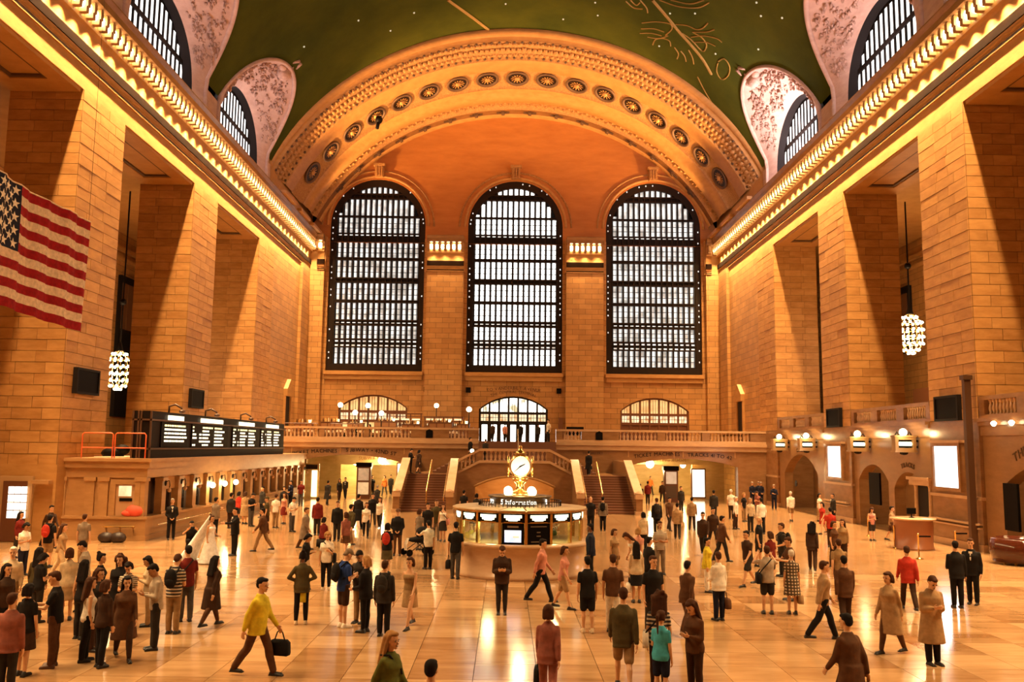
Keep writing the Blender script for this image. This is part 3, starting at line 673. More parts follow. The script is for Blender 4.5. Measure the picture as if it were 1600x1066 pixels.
SEG = [(-18.0, -15.3), (-14.9, -11.8), (-11.4, -8.1), (-5.1, -3.6), (3.8, 5.3), (8.2, 11.3), (11.9, 14.8), (15.4, 18.6)]
prev = -WX
for a, b in SEG + [(WX, WX)]:
    lo, hi = prev, a
    for (u, v) in ([(lo, hi)] if not (lo < -2.75 < hi) else [(lo, -2.75), (3.3, hi)]):
        if v - u > .02: MB().box(u, v, BY+.0, BY+.42, 4.84, 5.52).build('pedestal', MARBLE, bc)
    n = int((b-a)/.285)
    for i in range(n): put('baluster', bal_me, bc, (a + (i+.5)*(b-a)/n, BY+.2, 4.85))
    prev = b
for x in (-6.65, 6.7):
    MB().plate([(x-.27, 4.86), (x+.27, 4.86), (x+.27, 5.4), (x, 5.55), (x-.27, 5.4)], [], XZ, BY-.05, BY+.02).build('plaque', BLACK, bc)
for x0, x1 in ((-17.4, -13.6), (-12.9, -8.6), (9.0, 12.6), (13.3, 17.4)):    # sunk lettering panels
    m = MB(); m.box(x0, x1, BY+.06, BY+.11, 3.98, 4.03)
    for x in (x0, x1): m.box(x-.04, x+.04, BY+.06, BY+.11, 3.55, 4.03)
    m.build('panel_frame', SMOOTH, bc)
wall_text('TICKET MACHINES', .41, IRON, bc, (-15.65, BY+.08, 3.48), (1, 0, .07), (-.07, 0, 1), .10)
wall_text('SUBWAY \u2022 42ND ST', .41, IRON, bc, (-11.2, BY+.08, 3.56), (1, 0, -.07), (.07, 0, 1), .12)
wall_text('TICKET MACHINES', .41, IRON, bc, (11.25, BY+.08, 3.56), (1, 0, .06), (-.06, 0, 1), .10)
wall_text('TRACKS 41 TO 42', .41, IRON, bc, (15.4, BY+.08, 3.52), (1, 0, -.06), (.06, 0, 1), .10)
wall_text('TO GALLERY', .26, DARKST, bc, (6.2, BY+.08, 3.72), (1, 0, 0), (0, 0, 1))
# passage under the balcony
GOLDW = stone('passage_stone', (.50, .33, .12), (.70, .50, .22), objvar=0, rough=.35, bump=.05)
MB().box(-WX, WX, 84.0, 84.3, 0, 4.15).build('passage_wall', GOLDW, bc)
for a, b in ((-WX, -16.6), (-8.0, 8.4), (17.9, WX)): MB().box(a, b, 71.5, 72.0, 0, 4.15).build('passage_pier', MARBLE, bc)
for x0, x1, y in ((-15.2, -13.1, 79), (-9.6, -8.0, 80), (15.3, 18, 76)): MB().box(x0, x1, y, y+.4, 0, 4.15).build('passage_pier', GOLDW, bc)
MB().plate([(-15, 2.6), (-8, 2.6), (-8, 4.15), (-15, 4.15)], [], XZ, 75.2, 75.6).build('inner_lintel', GOLDW, bc)
MB().plate([(9.5, 2.9), (17.8, 2.9), (17.8, 4.15), (9.5, 4.15)], [], XZ, 75.2, 75.6).build('inner_lintel', GOLDW, bc)
wall_text('SUBWAY SHUTTLE', .40, ORN, bc, (-11.2, 75.15, 3.0), (1, 0, 0), (0, 0, 1)); wall_text('WAITING ROOM', .40, ORN, bc, (13.0, 75.15, 3.15), (1, 0, 0), (0, 0, 1))
LITG = glow((1, .80, .38), 2.2, 'shop_light')
def globe_lamp(name, loc, r, label, watts, wall=True, group=None):
    t = thing(name, label, 'lamp', loc, group=group)
    if wall: MB().lathe([(.16, r+.02), (.16, r+.09), (.05, r+.12), (.03, r+.45)], n=8).build('stem', BRASS, t)
    MB().ball((0, 0, 0), r, 14, 10).build('globe', GLOBE, t, True)
    lamp('POINT', 'globe_light', (0, 0, -r-.12), watts, (1, .72, .32), t, .15)
    return t
for px, x, y, z, nm in ((583, -10.9, 74.2, 3.0, 'large glowing ceiling lamp under the balcony arch by the subway sign'), (537, -13.5, 76.5, 2.75, 'smaller glowing lamp deep under the balcony arch by the subway sign'),
                        (1013, 11.4, 74.2, 2.95, 'large glowing ceiling lamp under the balcony arch by the waiting room sign'), (1063, 14.6, 76.5, 2.85, 'smaller glowing lamp deep under the balcony arch by the waiting room sign')):
    globe_lamp('ceiling_lamp', (x, y, z), .34 if 'large' in nm else .24, nm, 260, group='lamps in the passages under the balcony')
def kiosk(x, y, label, pic):
    t = thing('poster_kiosk', label, 'kiosk', (x, y, 0))
    MB().box(-.55, .55, -.3, .3, 0, 2.75).build('casing', WOOD, t); MB().box(-.62, .62, -.36, .36, 2.5, 2.85).build('cornice', BLACK, t)
    MB().box(-.42, .42, -.33, -.29, 1.45, 2.4).build('poster', pic[0], t); MB().box(-.42, .42, -.33, -.29, .35, 1.3).build('poster', pic[1], t)
kiosk(-11.9, 71.3, 'dark poster kiosk in the archway below the subway lettering', (paneglow('dark_print', (.02, .02, .02), (.5, .3, .2), .25, 4), paneglow('pale_print', (.6, .35, .12), (.9, .6, .3), .35, 4)))
kiosk(12.6, 71.5, 'dark poster kiosk in the archway below the waiting room lettering', (paneglow('pale_print_b', (.5, .35, .2), (.8, .6, .4), .3, 3), plain((.10, .06, .035), .4, name='brown_print')))
for x, y, w_, z0, z1, nm in ((-9.2, 75.0, .95, 1.6, 2.7, 'white lit square sign at the back of the subway archway'), (15.6, 75.0, 1.0, .25, 2.5, 'bright lit doorway at the back of the waiting room archway')):
    t = thing('lit_sign' if z0 > 1 else 'lit_doorway', nm, 'sign' if z0 > 1 else 'doorway', (x, y, 0))
    MB().box(-w_/2-.12, w_/2+.12, .02, .12, z0-.12, z1+.12).build('frame', WOOD, t); MB().box(-w_/2, w_/2, -.03, .02, z0, z1).build('panel', glow((1, .92, .62), 2.0, 'warm_panel'), t)
t = thing('lit_doorway', 'yellow-lit shop doorway at the far end of the ticket windows', 'doorway', (-16.3, 70.6, 0))
MB().box(-.95, .95, .05, .15, 0, 2.75).build('frame', GOLDW, t)
for x in (-.62, .38): MB().box(x, x+.42, 0, .06, .15, 2.2).build('door_leaf', LITG, t)
MB().box(-.8, .8, 0, .06, 2.3, 2.65).build('transom_light', BRONZE, t)
lamp('AREA', 'passage_light', (-12, 78, 4.1), 420, (1, .74, .32), bc, 7, 6); lamp('AREA', 'passage_light', (13, 78, 4.1), 420, (1, .74, .32), bc, 7, 6)
# ------------------------------------------------------------------ double staircase
SX = [(-7.4, -4.42), (4.42, 7.75)]; SY0, NSTEP, RISE, TREAD = 57.8, 15, .153, .312
for (x0, x1), side in zip(SX, ('board', 'gate')):
    st = struct(put('staircase', None), 'flight of dark worn steps on the %s side of the clock' % side, 'staircase')
    for i in range(NSTEP):
        y = SY0 + i*TREAD; MB().box(x0, x1, y, y+TREAD+.04, max(0, i*RISE-.3), (i+1)*RISE).build('step', STEP_M, st)
        MB().box(x0, x1, y-.015, y+.03, (i+1)*RISE-.035, (i+1)*RISE+.004).build('nosing', plain((.30, .13, .07), .4, name='step_edge'), st)
    yT, zT = SY0 + NSTEP*TREAD, NSTEP*RISE
    MB().box(min(x0, x0), x1, yT, BY+.1, 0, zT).build('landing', MARBLE, st)
    inner = x1 if x0 < 0 else x0; outer = x0 if x0 < 0 else x1; s = 1 if x0 < 0 else -1
    # five steps from the landing up to the middle platform
    for i in range(5):
        a, b = sorted((inner - s*(1.5-.3*i), inner - s*(1.2-.3*i))); MB().box(a, b, 64.2, 68.6, zT, zT + (i+1)*.16).build('step', STEP_M, st)
    for e, xx in ((0, outer), (1, inner)):
        xa, xb = sorted((xx, xx + (s*.42 if e else -s*.42)))
        ph0, ph1 = .95, .95
        prof = [(SY0-.55, 0), (SY0-.55, 1.25), (SY0-.1, 1.25), (yT+.25, zT+ph1), (yT+.25 if e else BY, zT+ph1 if e else zT+1.0), (yT+.25 if e else BY, 0)]
        MB().plate(prof, [], lambda u, v, d: (d, u, v), xa, xb).build('parapet', MARBLE, st)
        a = [(SY0-.12, 1.27), (yT+.25, zT+ph1+.02)]
        MB().loft([[(xa-.07, y, z), (xb+.07, y, z), (xb+.07, y, z+.13), (xa-.07, y, z+.13)] for y, z in a]).build('coping', stone('coping_marble', (.58, .38, .22), (.74, .52, .33), rough=.12, objvar=0, bump=.02), st)
        m = MB(); m.box(xa-.06, xb+.06, SY0-.66, SY0-.1, 0, .22); m.box(xa-.05, xb+.05, SY0-.64, SY0-.1, 1.0, 1.28); m.lathe([(.24, 1.28), (.27, 1.36), (.12, 1.46), (0, 1.5)], ((xa+xb)/2, SY0-.36, 0), 10); m.build('newel', MARBLE_L, st)
    xm = (x0+x1)/2 + (.1 if x0 < 0 else -.35)
    MB().tube([(xm, SY0+.9, .30+.2), (xm, SY0+.9, 1.25), (xm, yT+.1, zT+.95), (xm, yT+.1, zT)], .045, 8).build('handrail', BRASS, st)
    MB().tube([(inner-s*.18, SY0-.1, .72), (inner-s*.18, SY0-.35, .95), (inner-s*.18, SY0, 1.05), (inner-s*.18, yT+.2, zT+.85)], .035, 8).build('handrail', BRASS, st)
# middle block with the low arch to the lower level and a balustrade along its top
mbk = struct(put('stair_block', None), 'marble block with a low arch and curved balustrade behind the information booth', 'landing')
GY, GZ = 62.3, 3.12
m = MB(); fz = lambda x: GZ if abs(x) < 2.45 else GZ - (abs(x)-2.45)*.48
outer = [(-4.0, 0), (4.0, 0), (4.0, fz(4.0)), (2.45, GZ), (-2.45, GZ), (-4.0, fz(4.0))]
m.plate(outer, [arch_hole(.0, 2.75, .0001, 1.42, .72)], XZ, GY, GY+.6); m.build('front_wall', MARBLE, mbk)
MB().box(-4.0, 4.0, GY+.6, BY, GZ-.35, GZ).build('platform', MARBLE, mbk)
pts = [(-3.95, fz(4.0)-.02), (-2.45, GZ), (2.45, GZ), (3.95, fz(4.0)-.02)]
def ribbon(h0, h1, y0, y1): 
    mm = MB(); mm.loft([[(x, y0, z+h0), (x, y1, z+h0), (x, y1, z+h1), (x, y0, z+h1)] for x, z in pts]); return mm
ribbon(-.02, .16, GY-.12, GY+.5).build('ledge_moulding', MARBLE_L, mbk); ribbon(.80, .98, GY-.06, GY+.44).build('top_rail', MARBLE_L, mbk)
for i in range(26):
    x = -3.75 + i*.30
    if abs(abs(x)-2.45) > .16: put('baluster', bal_me, mbk, (x, GY+.2, fz(x)+.15))
for x in (-2.45, 2.45): MB().box(x-.22, x+.22, GY-.02, GY+.42, GZ+.1, GZ+.85).build('pedestal', MARBLE, mbk)
m = MB(); ap = arch_hole(0, 2.83, .0001, 1.45, .74)[2:]; m.tube([(x, GY-.03, z) for x, z in ap], .09, 6); m.build('arch_moulding', SMOOTH, mbk, True)
MB().box(-3.6, 3.6, 68.5, 68.8, 0, 2.7).build('ramp_wall', stone('ramp_stone', (.50, .22, .065), (.62, .31, .11), objvar=0), mbk)
lamp('AREA', 'ramp_light', (0, 66, 2.6), 140, (1, .62, .25), mbk, 4, 2)
for i in range(10):
    y = 66.4 + i*.34; MB().box(-2.7, 3.25, y, y+.36, GZ-.3, GZ + (i+1)*.153).build('step', STEP_M, mbk)
MB().tube([(.3, 66.2, GZ+.1), (.3, 66.2, GZ+.95), (.3, 69.8, BZ+.95), (.3, 69.8, BZ)], .04, 6).build('handrail', BRASS, mbk)
tag(MB().ball((0, 0, 0), .14, 10, 8).build('rail_lamp', GLOBE, None, True, (-3.0, GY+.2, 3.92)), 'small round lamp on the curved balustrade behind the clock', 'lamp')
# ------------------------------------------------------------------ ticket office and ledge on the board side
TX, TY0, TY1, TZ = -16.35, 39.2, 69.6, 3.42
to = struct(put('ticket_office', None), 'long stone ticket office of grilled windows under the departures board', 'ticket office')
WARMST = stone('office_stone', (.34, .175, .065), (.48, .265, .11), objvar=.1, rough=.35, bump=.05)
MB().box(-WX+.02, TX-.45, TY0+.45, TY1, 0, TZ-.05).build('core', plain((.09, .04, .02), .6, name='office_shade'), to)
m = MB(); m.box(-20.6, TX+.28, TY0-.28, TY1, TZ-.02, TZ+.12); m.box(-20.5, TX+.18, TY0-.18, TY1, TZ-.30, TZ-.02); m.box(-20.4, TX+.06, TY0-.06, TY1, TZ-.72, TZ-.30); m.build('cornice', WARMST, to)
MB().box(-20.4, TX-.1, TY0, TY0+.46, 0, TZ-.7).build('end_wall', WARMST, to)
MB().box(-20.4, TX+.12, TY0-.12, TY0+.4, 0, .98).box(-20.4, TX+.2, TY0-.2, TY0+.4, .93, 1.04).box(-20.4, TX+.16, TY0-.16, TY0+.3, 0, .22).build('end_ledge', WARMST, to)
for x in (-20.0, -18.75, -18.15, -16.9+.35):
    MB().box(x-.20, x+.20, TY0-.10, TY0+.3, 1.04, 2.55).box(x-.26, x+.26, TY0-.15, TY0+.3, 2.55, 2.72).build('pilaster', WARMST, to)
m = MB(); m.plate([(-17.85, 1.05), (-16.55, 1.05), (-16.55, 2.62), (-17.85, 2.62)], [[(-17.62, 1.08), (-16.78, 1.08), (-16.78, 2.42), (-17.62, 2.42)]], XZ, TY0-.12, TY0+.1); m.build('window_surround', WARMST, to)
MB().box(-17.62, -16.78, TY0-.03, TY0+.02, 1.08, 2.42).build('shutter', plain((.45, .26, .13), .4, name='bronze_shutter'), to)
MB().box(-17.5, -16.95, TY0-.05, TY0-.03, 1.9, 2.35).build('notice', paneglow('pale_notice', (.6, .4, .2), (1, .75, .4), .6, 3), to); MB().box(-17.45, -16.9, TY0-.06, TY0-.03, 1.68, 1.82).build('sign_strip', BLACK, to)
MB().tube([(-18.0, TY0-.3, .62), (-16.6, TY0-.3, .62)], .035, 6).tube([(-17.9, TY0-.3, .62), (-17.9, TY0-.1, .55)], .03, 6).tube([(-17.3, TY0-.3, .62), (-17.3, TY0-.1, .55)], .03, 6).tube([(-16.75, TY0-.3, .62), (-16.75, TY0-.1, .55)], .03, 6).build('handrail', BRASS, to)
MB().box(TX-.45, TX, TY0+.0, TY1, 0, .95).box(TX-.4, TX+.14, TY0, TY1, .92, 1.03).box(TX-.4, TX+.05, TY0, TY1, 0, .22).build('long_ledge', WARMST, to)
NB = 14; BW = (TY1 - TY0 - 2.2)/NB
grl = MB()
for k in range(7): grl.box(-.02, .02, -.55 + k*.18, -.53 + k*.18, 0, 1.5)
for z in (.0, .5, 1.0, 1.47): grl.box(-.02, .02, -.6, .6, z, z+.03)
grl_me = grl.mesh('grille'); grl_me.materials.append(BRONZE)
MB().tube([(TX+.3, TY0+.8, .62), (TX+.3, TY1-.5, .62)], .03, 6).build('handrail', BRASS, to)
for k in range(NB+1):
    y = TY0 + 1.9 + k*BW
    MB().box(TX-.25, TX+.08, y-.24, y+.24, 1.03, 2.5).box(TX-.25, TX+.14, y-.3, y+.3, 2.5, 2.66).box(TX-.25, TX+.12, y-.28, y+.28, 1.03, 1.14).build('pilaster', WARMST, to)
    if k < NB:
        put('grille', grl_me, to, (TX-.3, y+BW/2, 1.05))
        pts = arch_hole(y+BW/2, BW/2-.24, 1.03, 2.2, .35, 8)
        MB().plate([(y+.2, 2.1), (y+BW-.2, 2.1), (y+BW-.2, 2.72), (y+.2, 2.72)], [], YZ, TX-.22, TX-.1).build('window_head', WARMST, to)
    lit = k in (3, 4, 5)
    t = thing('wall_lamp', ('lit globe lamp on the ticket office, %s of three' % {3: 'nearest', 4: 'middle', 5: 'farthest'}[k]) if lit else 'unlit scrolled bracket lamp on the %s ticket office pilaster from the hall end' % ORD[k], 'lamp', (TX+.2, y, 2.1), group=None if lit else 'unlit lamps of the ticket office')
    MB().tube([(-.08, 0, .35), (.1, 0, .42), (.14, 0, .2), (.12, 0, .1)], .025, 5).ball((-.06, 0, .3), (.05, .1, .14), 6, 5).build('bracket', BRONZE, t)
    if lit:
        MB().ball((.12, 0, -.05), .15, 10, 8).build('globe', GLOBE, t, True); lamp('POINT', 'globe_light', (.36, 0, -.1), 55, (1, .7, .3), t, .12)
    else: MB().ball((.12, 0, -.02), .10, 8, 6).build('globe', plain((.5, .3, .15), .2, name='unlit_globe'), t, True)
# doorway in the first pier
D = struct(put('door_4', None), 'timber door with glazed panes in the pier left of the ticket office', 'door')
MB().box(-22.15, -20.75, 38.16, 38.3, 0, 2.75).build('door_frame', plain((.45, .27, .12), .4, name='door_surround'), D); MB().box(-21.95, -20.95, 38.10, 38.2, .03, 2.55).build('door_leaf', WOOD, D)
for i in range(3):
    for j in range(4): MB().box(-21.70 + i*.27, -21.46 + i*.27, 38.08, 38.11, 1.0 + j*.34, 1.30 + j*.34).build('pane', glow((1, .9, .72), 1.6, 'office_pane'), D)
MB().box(-20.7, -19.95, 37.9, 38.3, 2.45, 2.6).build('shelf_moulding', WARMST, to)
# ------------------------------------------------------------------ departures board
bd = thing('departures_board', 'long black departures board of lit lettering on the ticket office roof', 'sign', (-16.5, 39.8, TZ+.12))
BL, BH = 24.0, 2.12
BLK = plain((.008, .0035, .002), .6, spec=.15, name='board_casing'); FRM = plain((.085, .038, .018), .5, .2, name='board_frame'); PNL = plain((.004, .002, .0015), .6, spec=.1, name='board_panel')
MB().box(-.85, -.06, 0, BL, 0, BH).build('casing', BLK, bd)
m = MB()
for z in (.42, 1.72): m.box(-.06, .03, 0, BL, z-.04, z+.04); m.box(-.87, .03, -.05, .0, z-.04, z+.04)
for x in (-.86, -.62, -.5, -.06): m.box(x, x+.08, -.05, 0, 0, BH)
m.build('frame', FRM, bd)
LETW = glow((1, .86, .58), 1.5, 'board_letters'); LETY = glow((1, .80, .35), 1.3, 'board_header')
pan = [(1.2, 4.6), (5.2, 11.0), (11.9, 17.2), (17.9, 23.2)]; r_ = random.Random(11)
for k, (a, b) in enumerate(pan):
    MB().box(-.05, -.01, a, b, .5, 1.66).build('display', PNL, bd)
    hd = MB(); c = (a+b)/2; hw = (b-a)*.30; y = c - hw
    while y < c + hw: wd = r_.uniform(.12, .26); hd.box(.0, .02, y, y+wd, 1.76, 1.98); y += wd + .035
    tag(hd.build('heading', LETW, bd), kind='stuff')
    rows = MB(); top = MB()
    for j in range(6 if k else 5):
        z = 1.50 - j*.18; y = a + .15; fld = [(.0, .12), (.17, .24), (.25, .52), (.58, .9)] if k else [(.08, .95)]
        for f0, f1 in fld:
            y = a + (b-a)*f0 + .08
            e = a + (b-a)*(f1 - r_.uniform(0, .12))
            while y < e: wd = r_.uniform(.09, .17); (top if j == 0 else rows).box(.0, .012, y, y+wd, z-.042, z+.042); y += wd + r_.choice((.03, .03, .09))
    tag(rows.build('lit_rows', LETW, bd), kind='stuff'); tag(top.build('lit_titles', LETY, bd), kind='stuff')
for y in (3.0, 8.2, 14.6, 20.4):
    t = MB().tube([(-.4, y, BH), (-.4, y, BH+.32), (-.1, y, BH+.42), (.2, y, BH+.25), (.24, y, BH+.1)], .05, 6).ball((.24, y, BH+.08), (.16, .2, .1), 8, 6).build('spot_lamp', FRM, bd, True)
# orange guard rails, tarpaulin and clutter on the office roof
ORG = plain((.75, .12, .03), .45, name='orange_tube'); WHT = plain((.75, .62, .45), .5, name='pale_plank')
for i, x in enumerate((-19.35, -17.9)):
    t = thing('guard_rail', 'orange tubular guard rail on the ticket office roof, %s' % ('farther from the board' if i == 0 else 'next to the board'), 'railing', (x, 39.4, TZ+.12), group='guard rails on the office roof')
    MB().tube([(0, 0, 0), (0, 0, 1.02), (.07, 0, 1.1), (1.28, 0, 1.1), (1.35, 0, 1.02), (1.35, 0, 0)], .03, 6).build('tube_frame', ORG, t, True); MB().tube([(0, 0, .45), (1.35, 0, .45)], .03, 6).build('mid_rail', ORG, t)
t = thing('tarpaulin', 'dark crumpled tarpaulin heaped on the office roof behind the rails', 'tarpaulin', (-18.6, 40.9, TZ+.12))
MB().ball((0, 0, .2), (.55, .4, .28), 9, 6).ball((.35, .1, .35), (.35, .4, .25), 8, 6).build('folds', BLACK, t, True)
for i in range(3): tag(MB().box(-.7, .7, -.12, .12, 0, .05).build('plank', WHT, None, loc=(-18.3+.25*i, 40.0+.35*i, TZ+.125+.0*i)), 'pale plank on the office roof behind the orange rails, %s of three' % ['nearest', 'middle', 'farthest'][i], 'plank', 'planks on the office roof')
tag(MB().ball((0, 0, .22), (.42, .22, .28), 10, 7).ball((-.25, 0, .12), (.35, .2, .16), 8, 6).build('holdall', plain((.80, .10, .05), .7, name='red_cloth'), None, True, (-16.75, TY0-.02, 1.05)), 'bright red bundle on the end ledge of the ticket office', 'bag')
for i, x in enumerate((-17.6, -17.1)): tag(MB().ball((0, 0, .2), (.36, .25, .24), 9, 6).build('bin_bag', plain((.03, .015, .01), .5, name='dark_bag'), None, True, (x, TY0-.75, 0)), 'dark soft bag on the floor below the red bundle, %s of two' % ('left' if i == 0 else 'right'), 'bag', 'dark bags at the ticket office end')
# ------------------------------------------------------------------ gate side: gallery ledge, gates, signs
gw = struct(put('wall_gate', None), 'marble wall of track gates with a balustraded gallery ledge', 'wall')
GR = stone('gate_marble', (.22, .11, .042), (.33, .175, .075), objvar=0, rough=.3, bump=.04)
for i, (y0, y1) in enumerate(((28.5, 38.32), (42.8, 52.62), (57.15, 66.95))):
    hole = {0: [arch_hole(33.2, 3.6, .0001, 2.9, 1.05)], 1: [arch_hole(50.0, 2.0, .0001, 2.6, .9), arch_hole(45.6, 1.7, .0001, 2.3, .9)], 2: [arch_hole(62.3, 3.5, .0001, 2.6, 1.35)]}[i]
    MB().plate([(y0, 0), (y1, 0), (y1, 5.6), (y0, 5.6)], hole, YZ, WX+.1, WX+.7).build('gate_wall', GR, gw)
    m = MB(); m.box(WX-.25, WX+.7, y0, y1, 5.55, 5.70); m.box(WX-.12, WX+.7, y0, y1, 5.38, 5.55); m.box(WX-.0, WX+.7, y0, y1, 4.95, 5.38); m.build('ledge_moulding', MARBLE, gw)
    MB().box(WX-.02, WX+.45, y0, y1, 6.48, 6.66).build('top_rail', MARBLE, gw); MB().box(WX-.0, WX+.4, y0, y1, 5.70, 5.86).build('base_rail', MARBLE, gw)
    for f in range(4):
        y = y0 + (y1-y0)*f/3; MB().box(WX, WX+.42, max(y0, y-.42), min(y1, y+.42), 5.84, 6.5).build('pedestal', MARBLE, gw)
    for f in range(3):
        a = y0 + (y1-y0)*f/3 + .46; b = y0 + (y1-y0)*(f+1)/3 - .46; n = 9
        for q in range(n): put('baluster', bal_me, gw, (WX+.2, a + (q+.5)*(b-a)/n, 5.85), 0, (.85, .85, .98))
    MB().box(22.5, 23.0, y0, y1, 0, 5.6).build('gate_back', GR, gw)
    lamp('AREA', 'gate_light', (21.6, (y0+y1)/2, 4.6), 90, (1, .66, .30), gw, 1.0, 6)
MB().box(WX, 31, -6, 88, 5.45, 5.56).build('gallery_floor', MARBLE, gw)
wall_text('THE METLIFE BUILDING', .52, DARKST, gw, (WX+.08, 33.2, 3.86), (0, -1, 0), (0, 0, 1), .62)
wall_text('TRACKS', .36, DARKST, gw, (WX+.08, 45.6, 3.33), (0, -1, 0), (0, 0, 1), .12)
wall_text('TRACKS', .34, DARKST, gw, (WX+.08, 62.3, 4.1), (0, -1, 0), (0, 0, 1), .05)
for y0, y1, z0, z1, nm in ((48.9, 50.3, 1.3, 3.05, 'tall black notice panel on the wall behind the round desk'), (35.75, 36.75, 1.1, 3.0, 'tall black notice panel under the building name lettering')):
    o = tag(MB().box(WX-.02, WX+.09, y0, y1, z0, z1).build('notice_board', BLACK), nm, 'panel')
for y, w_ in ((43.75, .75), ):
    m = MB()
    for e in (-1, 1): m.lathe([(.16, 0), (.13, .1), (.11, 2.5), (.15, 2.6)], (WX-.02, y+e*.75, 0), 10)
    m.box(WX-.25, WX+.2, y-1.05, y+1.05, 2.6, 2.85); m.box(WX-.35, WX+.2, y-1.15, y+1.15, 2.85, 3.0); m.build('door_surround', MARBLE_L, gw); MB().box(WX, WX+.12, y-.62, y+.62, 0, 2.6).build('door_leaf', IRON, gw)
tag(MB().lathe([(.22, 0), (.22, .05)], (0, 0, 0), 14, ax='x').build('roundel', BRONZE, None, loc=(WX+.04, 63.2, 1.9)), 'round dark disc on the gate wall near the balcony', 'plaque')
for y0, y1 in ((42.85, 48.3), (53.0, 57.0)):      # waist-high bright ledges
    MB().box(WX-.32, WX-.05, y0 if y0 > 50 else 38.4, y1 if y0 > 50 else 42.7, 1.12, 1.2).box(WX-.26, WX-.05, y0 if y0 > 50 else 38.4, y1 if y0 > 50 else 42.7, .95, 1.02).build('counter_ledge', MARBLE_L, gw)
for y in (54.9, 40.95):
    nm = 'lit white poster case on the pier between the gate signs' if y > 50 else 'large lit white poster case on the pier beside the downpipe'
    t = thing('lightbox', nm, 'lightbox', (WX-.05, y, 3.58)); MB().plate([(-1.32, -1.12), (1.32, -1.12), (1.32, 1.08), (-1.32, 1.08)], [[(-1.14, -.95), (1.14, -.95), (1.14, .93), (-1.14, .93)]], lambda u, v, d: (d, u, v), -.24, 0).build('frame', MARBLE, t)
    MB().box(-.16, -.06, -1.14, 1.14, -.95, .93).build('screen', WHITE_LIT, t); MB().box(-.28, 0, -1.4, 1.4, 1.08, 1.2).build('hood', MARBLE_L, t)
    L = lamp('AREA', 'case_light', (-.3, 0, 0), 45, (1, .95, .9), t, 1.7, 2.0, (0, pi/2, 0))
for sgn, y, z, s, nm in ((-1, 40.3, 6.95, 1.05, 'black square speaker panel on the pier left of the board'), (-1, 54.7, 6.95, 1.05, 'black square speaker panel above the board'), (1, 55.0, 6.27, 1.05, 'black square speaker panel above the smaller poster case'), (1, 40.8, 6.25, 1.05, 'black square speaker panel above the large poster case')):
    a, b = sorted((sgn*(WX-.22), sgn*(WX-.03))); t = thing('speaker_panel', nm, 'speaker', (sgn*WX, y, z)); a, b = sorted((-sgn*.20, -sgn*.03))
    MB().box(a, b, -s, s, -.53, .53).build('grille_cloth', BLACK, t); a, b = sorted((-sgn*.24, -sgn*.02)); MB().plate([(-s-.05, -.58), (s+.05, -.58), (s+.05, .58), (-s-.05, .58)], [[(-s+.06, -.48), (s-.06, -.48), (s-.06, .48), (-s+.06, .48)]], lambda u, v, d: (d, u, v), a, b).build('frame', IRON, t)
t = MB().box(-.14, .14, -.12, .12, 0, 7.5).box(-.2, .2, -.18, .18, 7.4, 7.6).build('downpipe', plain((.10, .045, .02), .4, .4, name='pipe_metal'), None, loc=(WX-.36, 38.6, 0)); tag(t, 'square brown metal downpipe on the corner of the gate side pier', 'pipe')
for i, (px, y) in enumerate(((1226, 64.6), (1268, 58.8), (1349, 50.2), (1421, 44.4))):
    t = thing('gate_sign', ['gate sign box with globe lamp, farthest of the four', 'gate sign box with globe lamp, second from the balcony', 'gate sign box with globe lamp, third from the balcony', 'gate sign box with globe lamp, nearest of the four'][i], 'sign', (WX-.62, y, 4.62), group='lit gate sign boxes')
    k = 1.0
    m = MB(); m.plate([(-.52, -.36), (.52, -.36), (.52, .36), (-.52, .36)], [[(-.36, -.2), (.36, -.2), (.36, .2), (-.36, .2)]], XZ, -.26, .2); m.box(-.56, .56, -.3, .24, .34, .42); m.box(-.56, .56, -.3, .24, -.42, -.34); m.build('case', plain((.42, .26, .12), .35, .4, name='sign_bronze'), t)
    MB().box(-.36, .36, -.10, .1, -.2, .2).build('dark_glass', BLACK, t); MB().tube([(-.30, -.2, 0), (.30, -.2, 0)], .10, 8).build('lit_tube', TUBE, t, True)
    MB().ball((0, 0, .58), .19, 12, 8).build('globe', GLOBE, t, True); MB().lathe([(.12, .40), (.05, .42)], n=8).tube([(-.4, 0, .42), (-.32, 0, .6), (-.2, 0, .44)], .04, 5).tube([(.4, 0, .42), (.32, 0, .6), (.2, 0, .44)], .04, 5).ball((0, 0, -.46), (.22, .2, .10), 8, 5).build('crest', BRONZE, t)
    MB().box(.5, .7, -.05, .05, .1, .2).box(.5, .7, -.05, .05, -.2, -.1).build('wall_arm', BRONZE, t); lamp('POINT', 'sign_light', (-.1, -.6, .5), 26, (1, .72, .32), t, .15)
for y in (36.6, 35.3): tag(MB().lathe([(.05, .12), (.12, .05), (.12, 0)], n=8).ball((0, 0, 0), .10, 8, 6).build('ledge_light', GLOBE, None, True, (WX-.34, y, 5.42)), 'small bright downlight under the ledge above the building name, %s' % ('nearer the downpipe' if y > 36 else 'farther from the downpipe'), 'lamp', 'downlights under the gallery ledge')
MB().box(28, 30.9, 53, 62, 5.6, 8.6).build('shop_front', WOOD, gw)
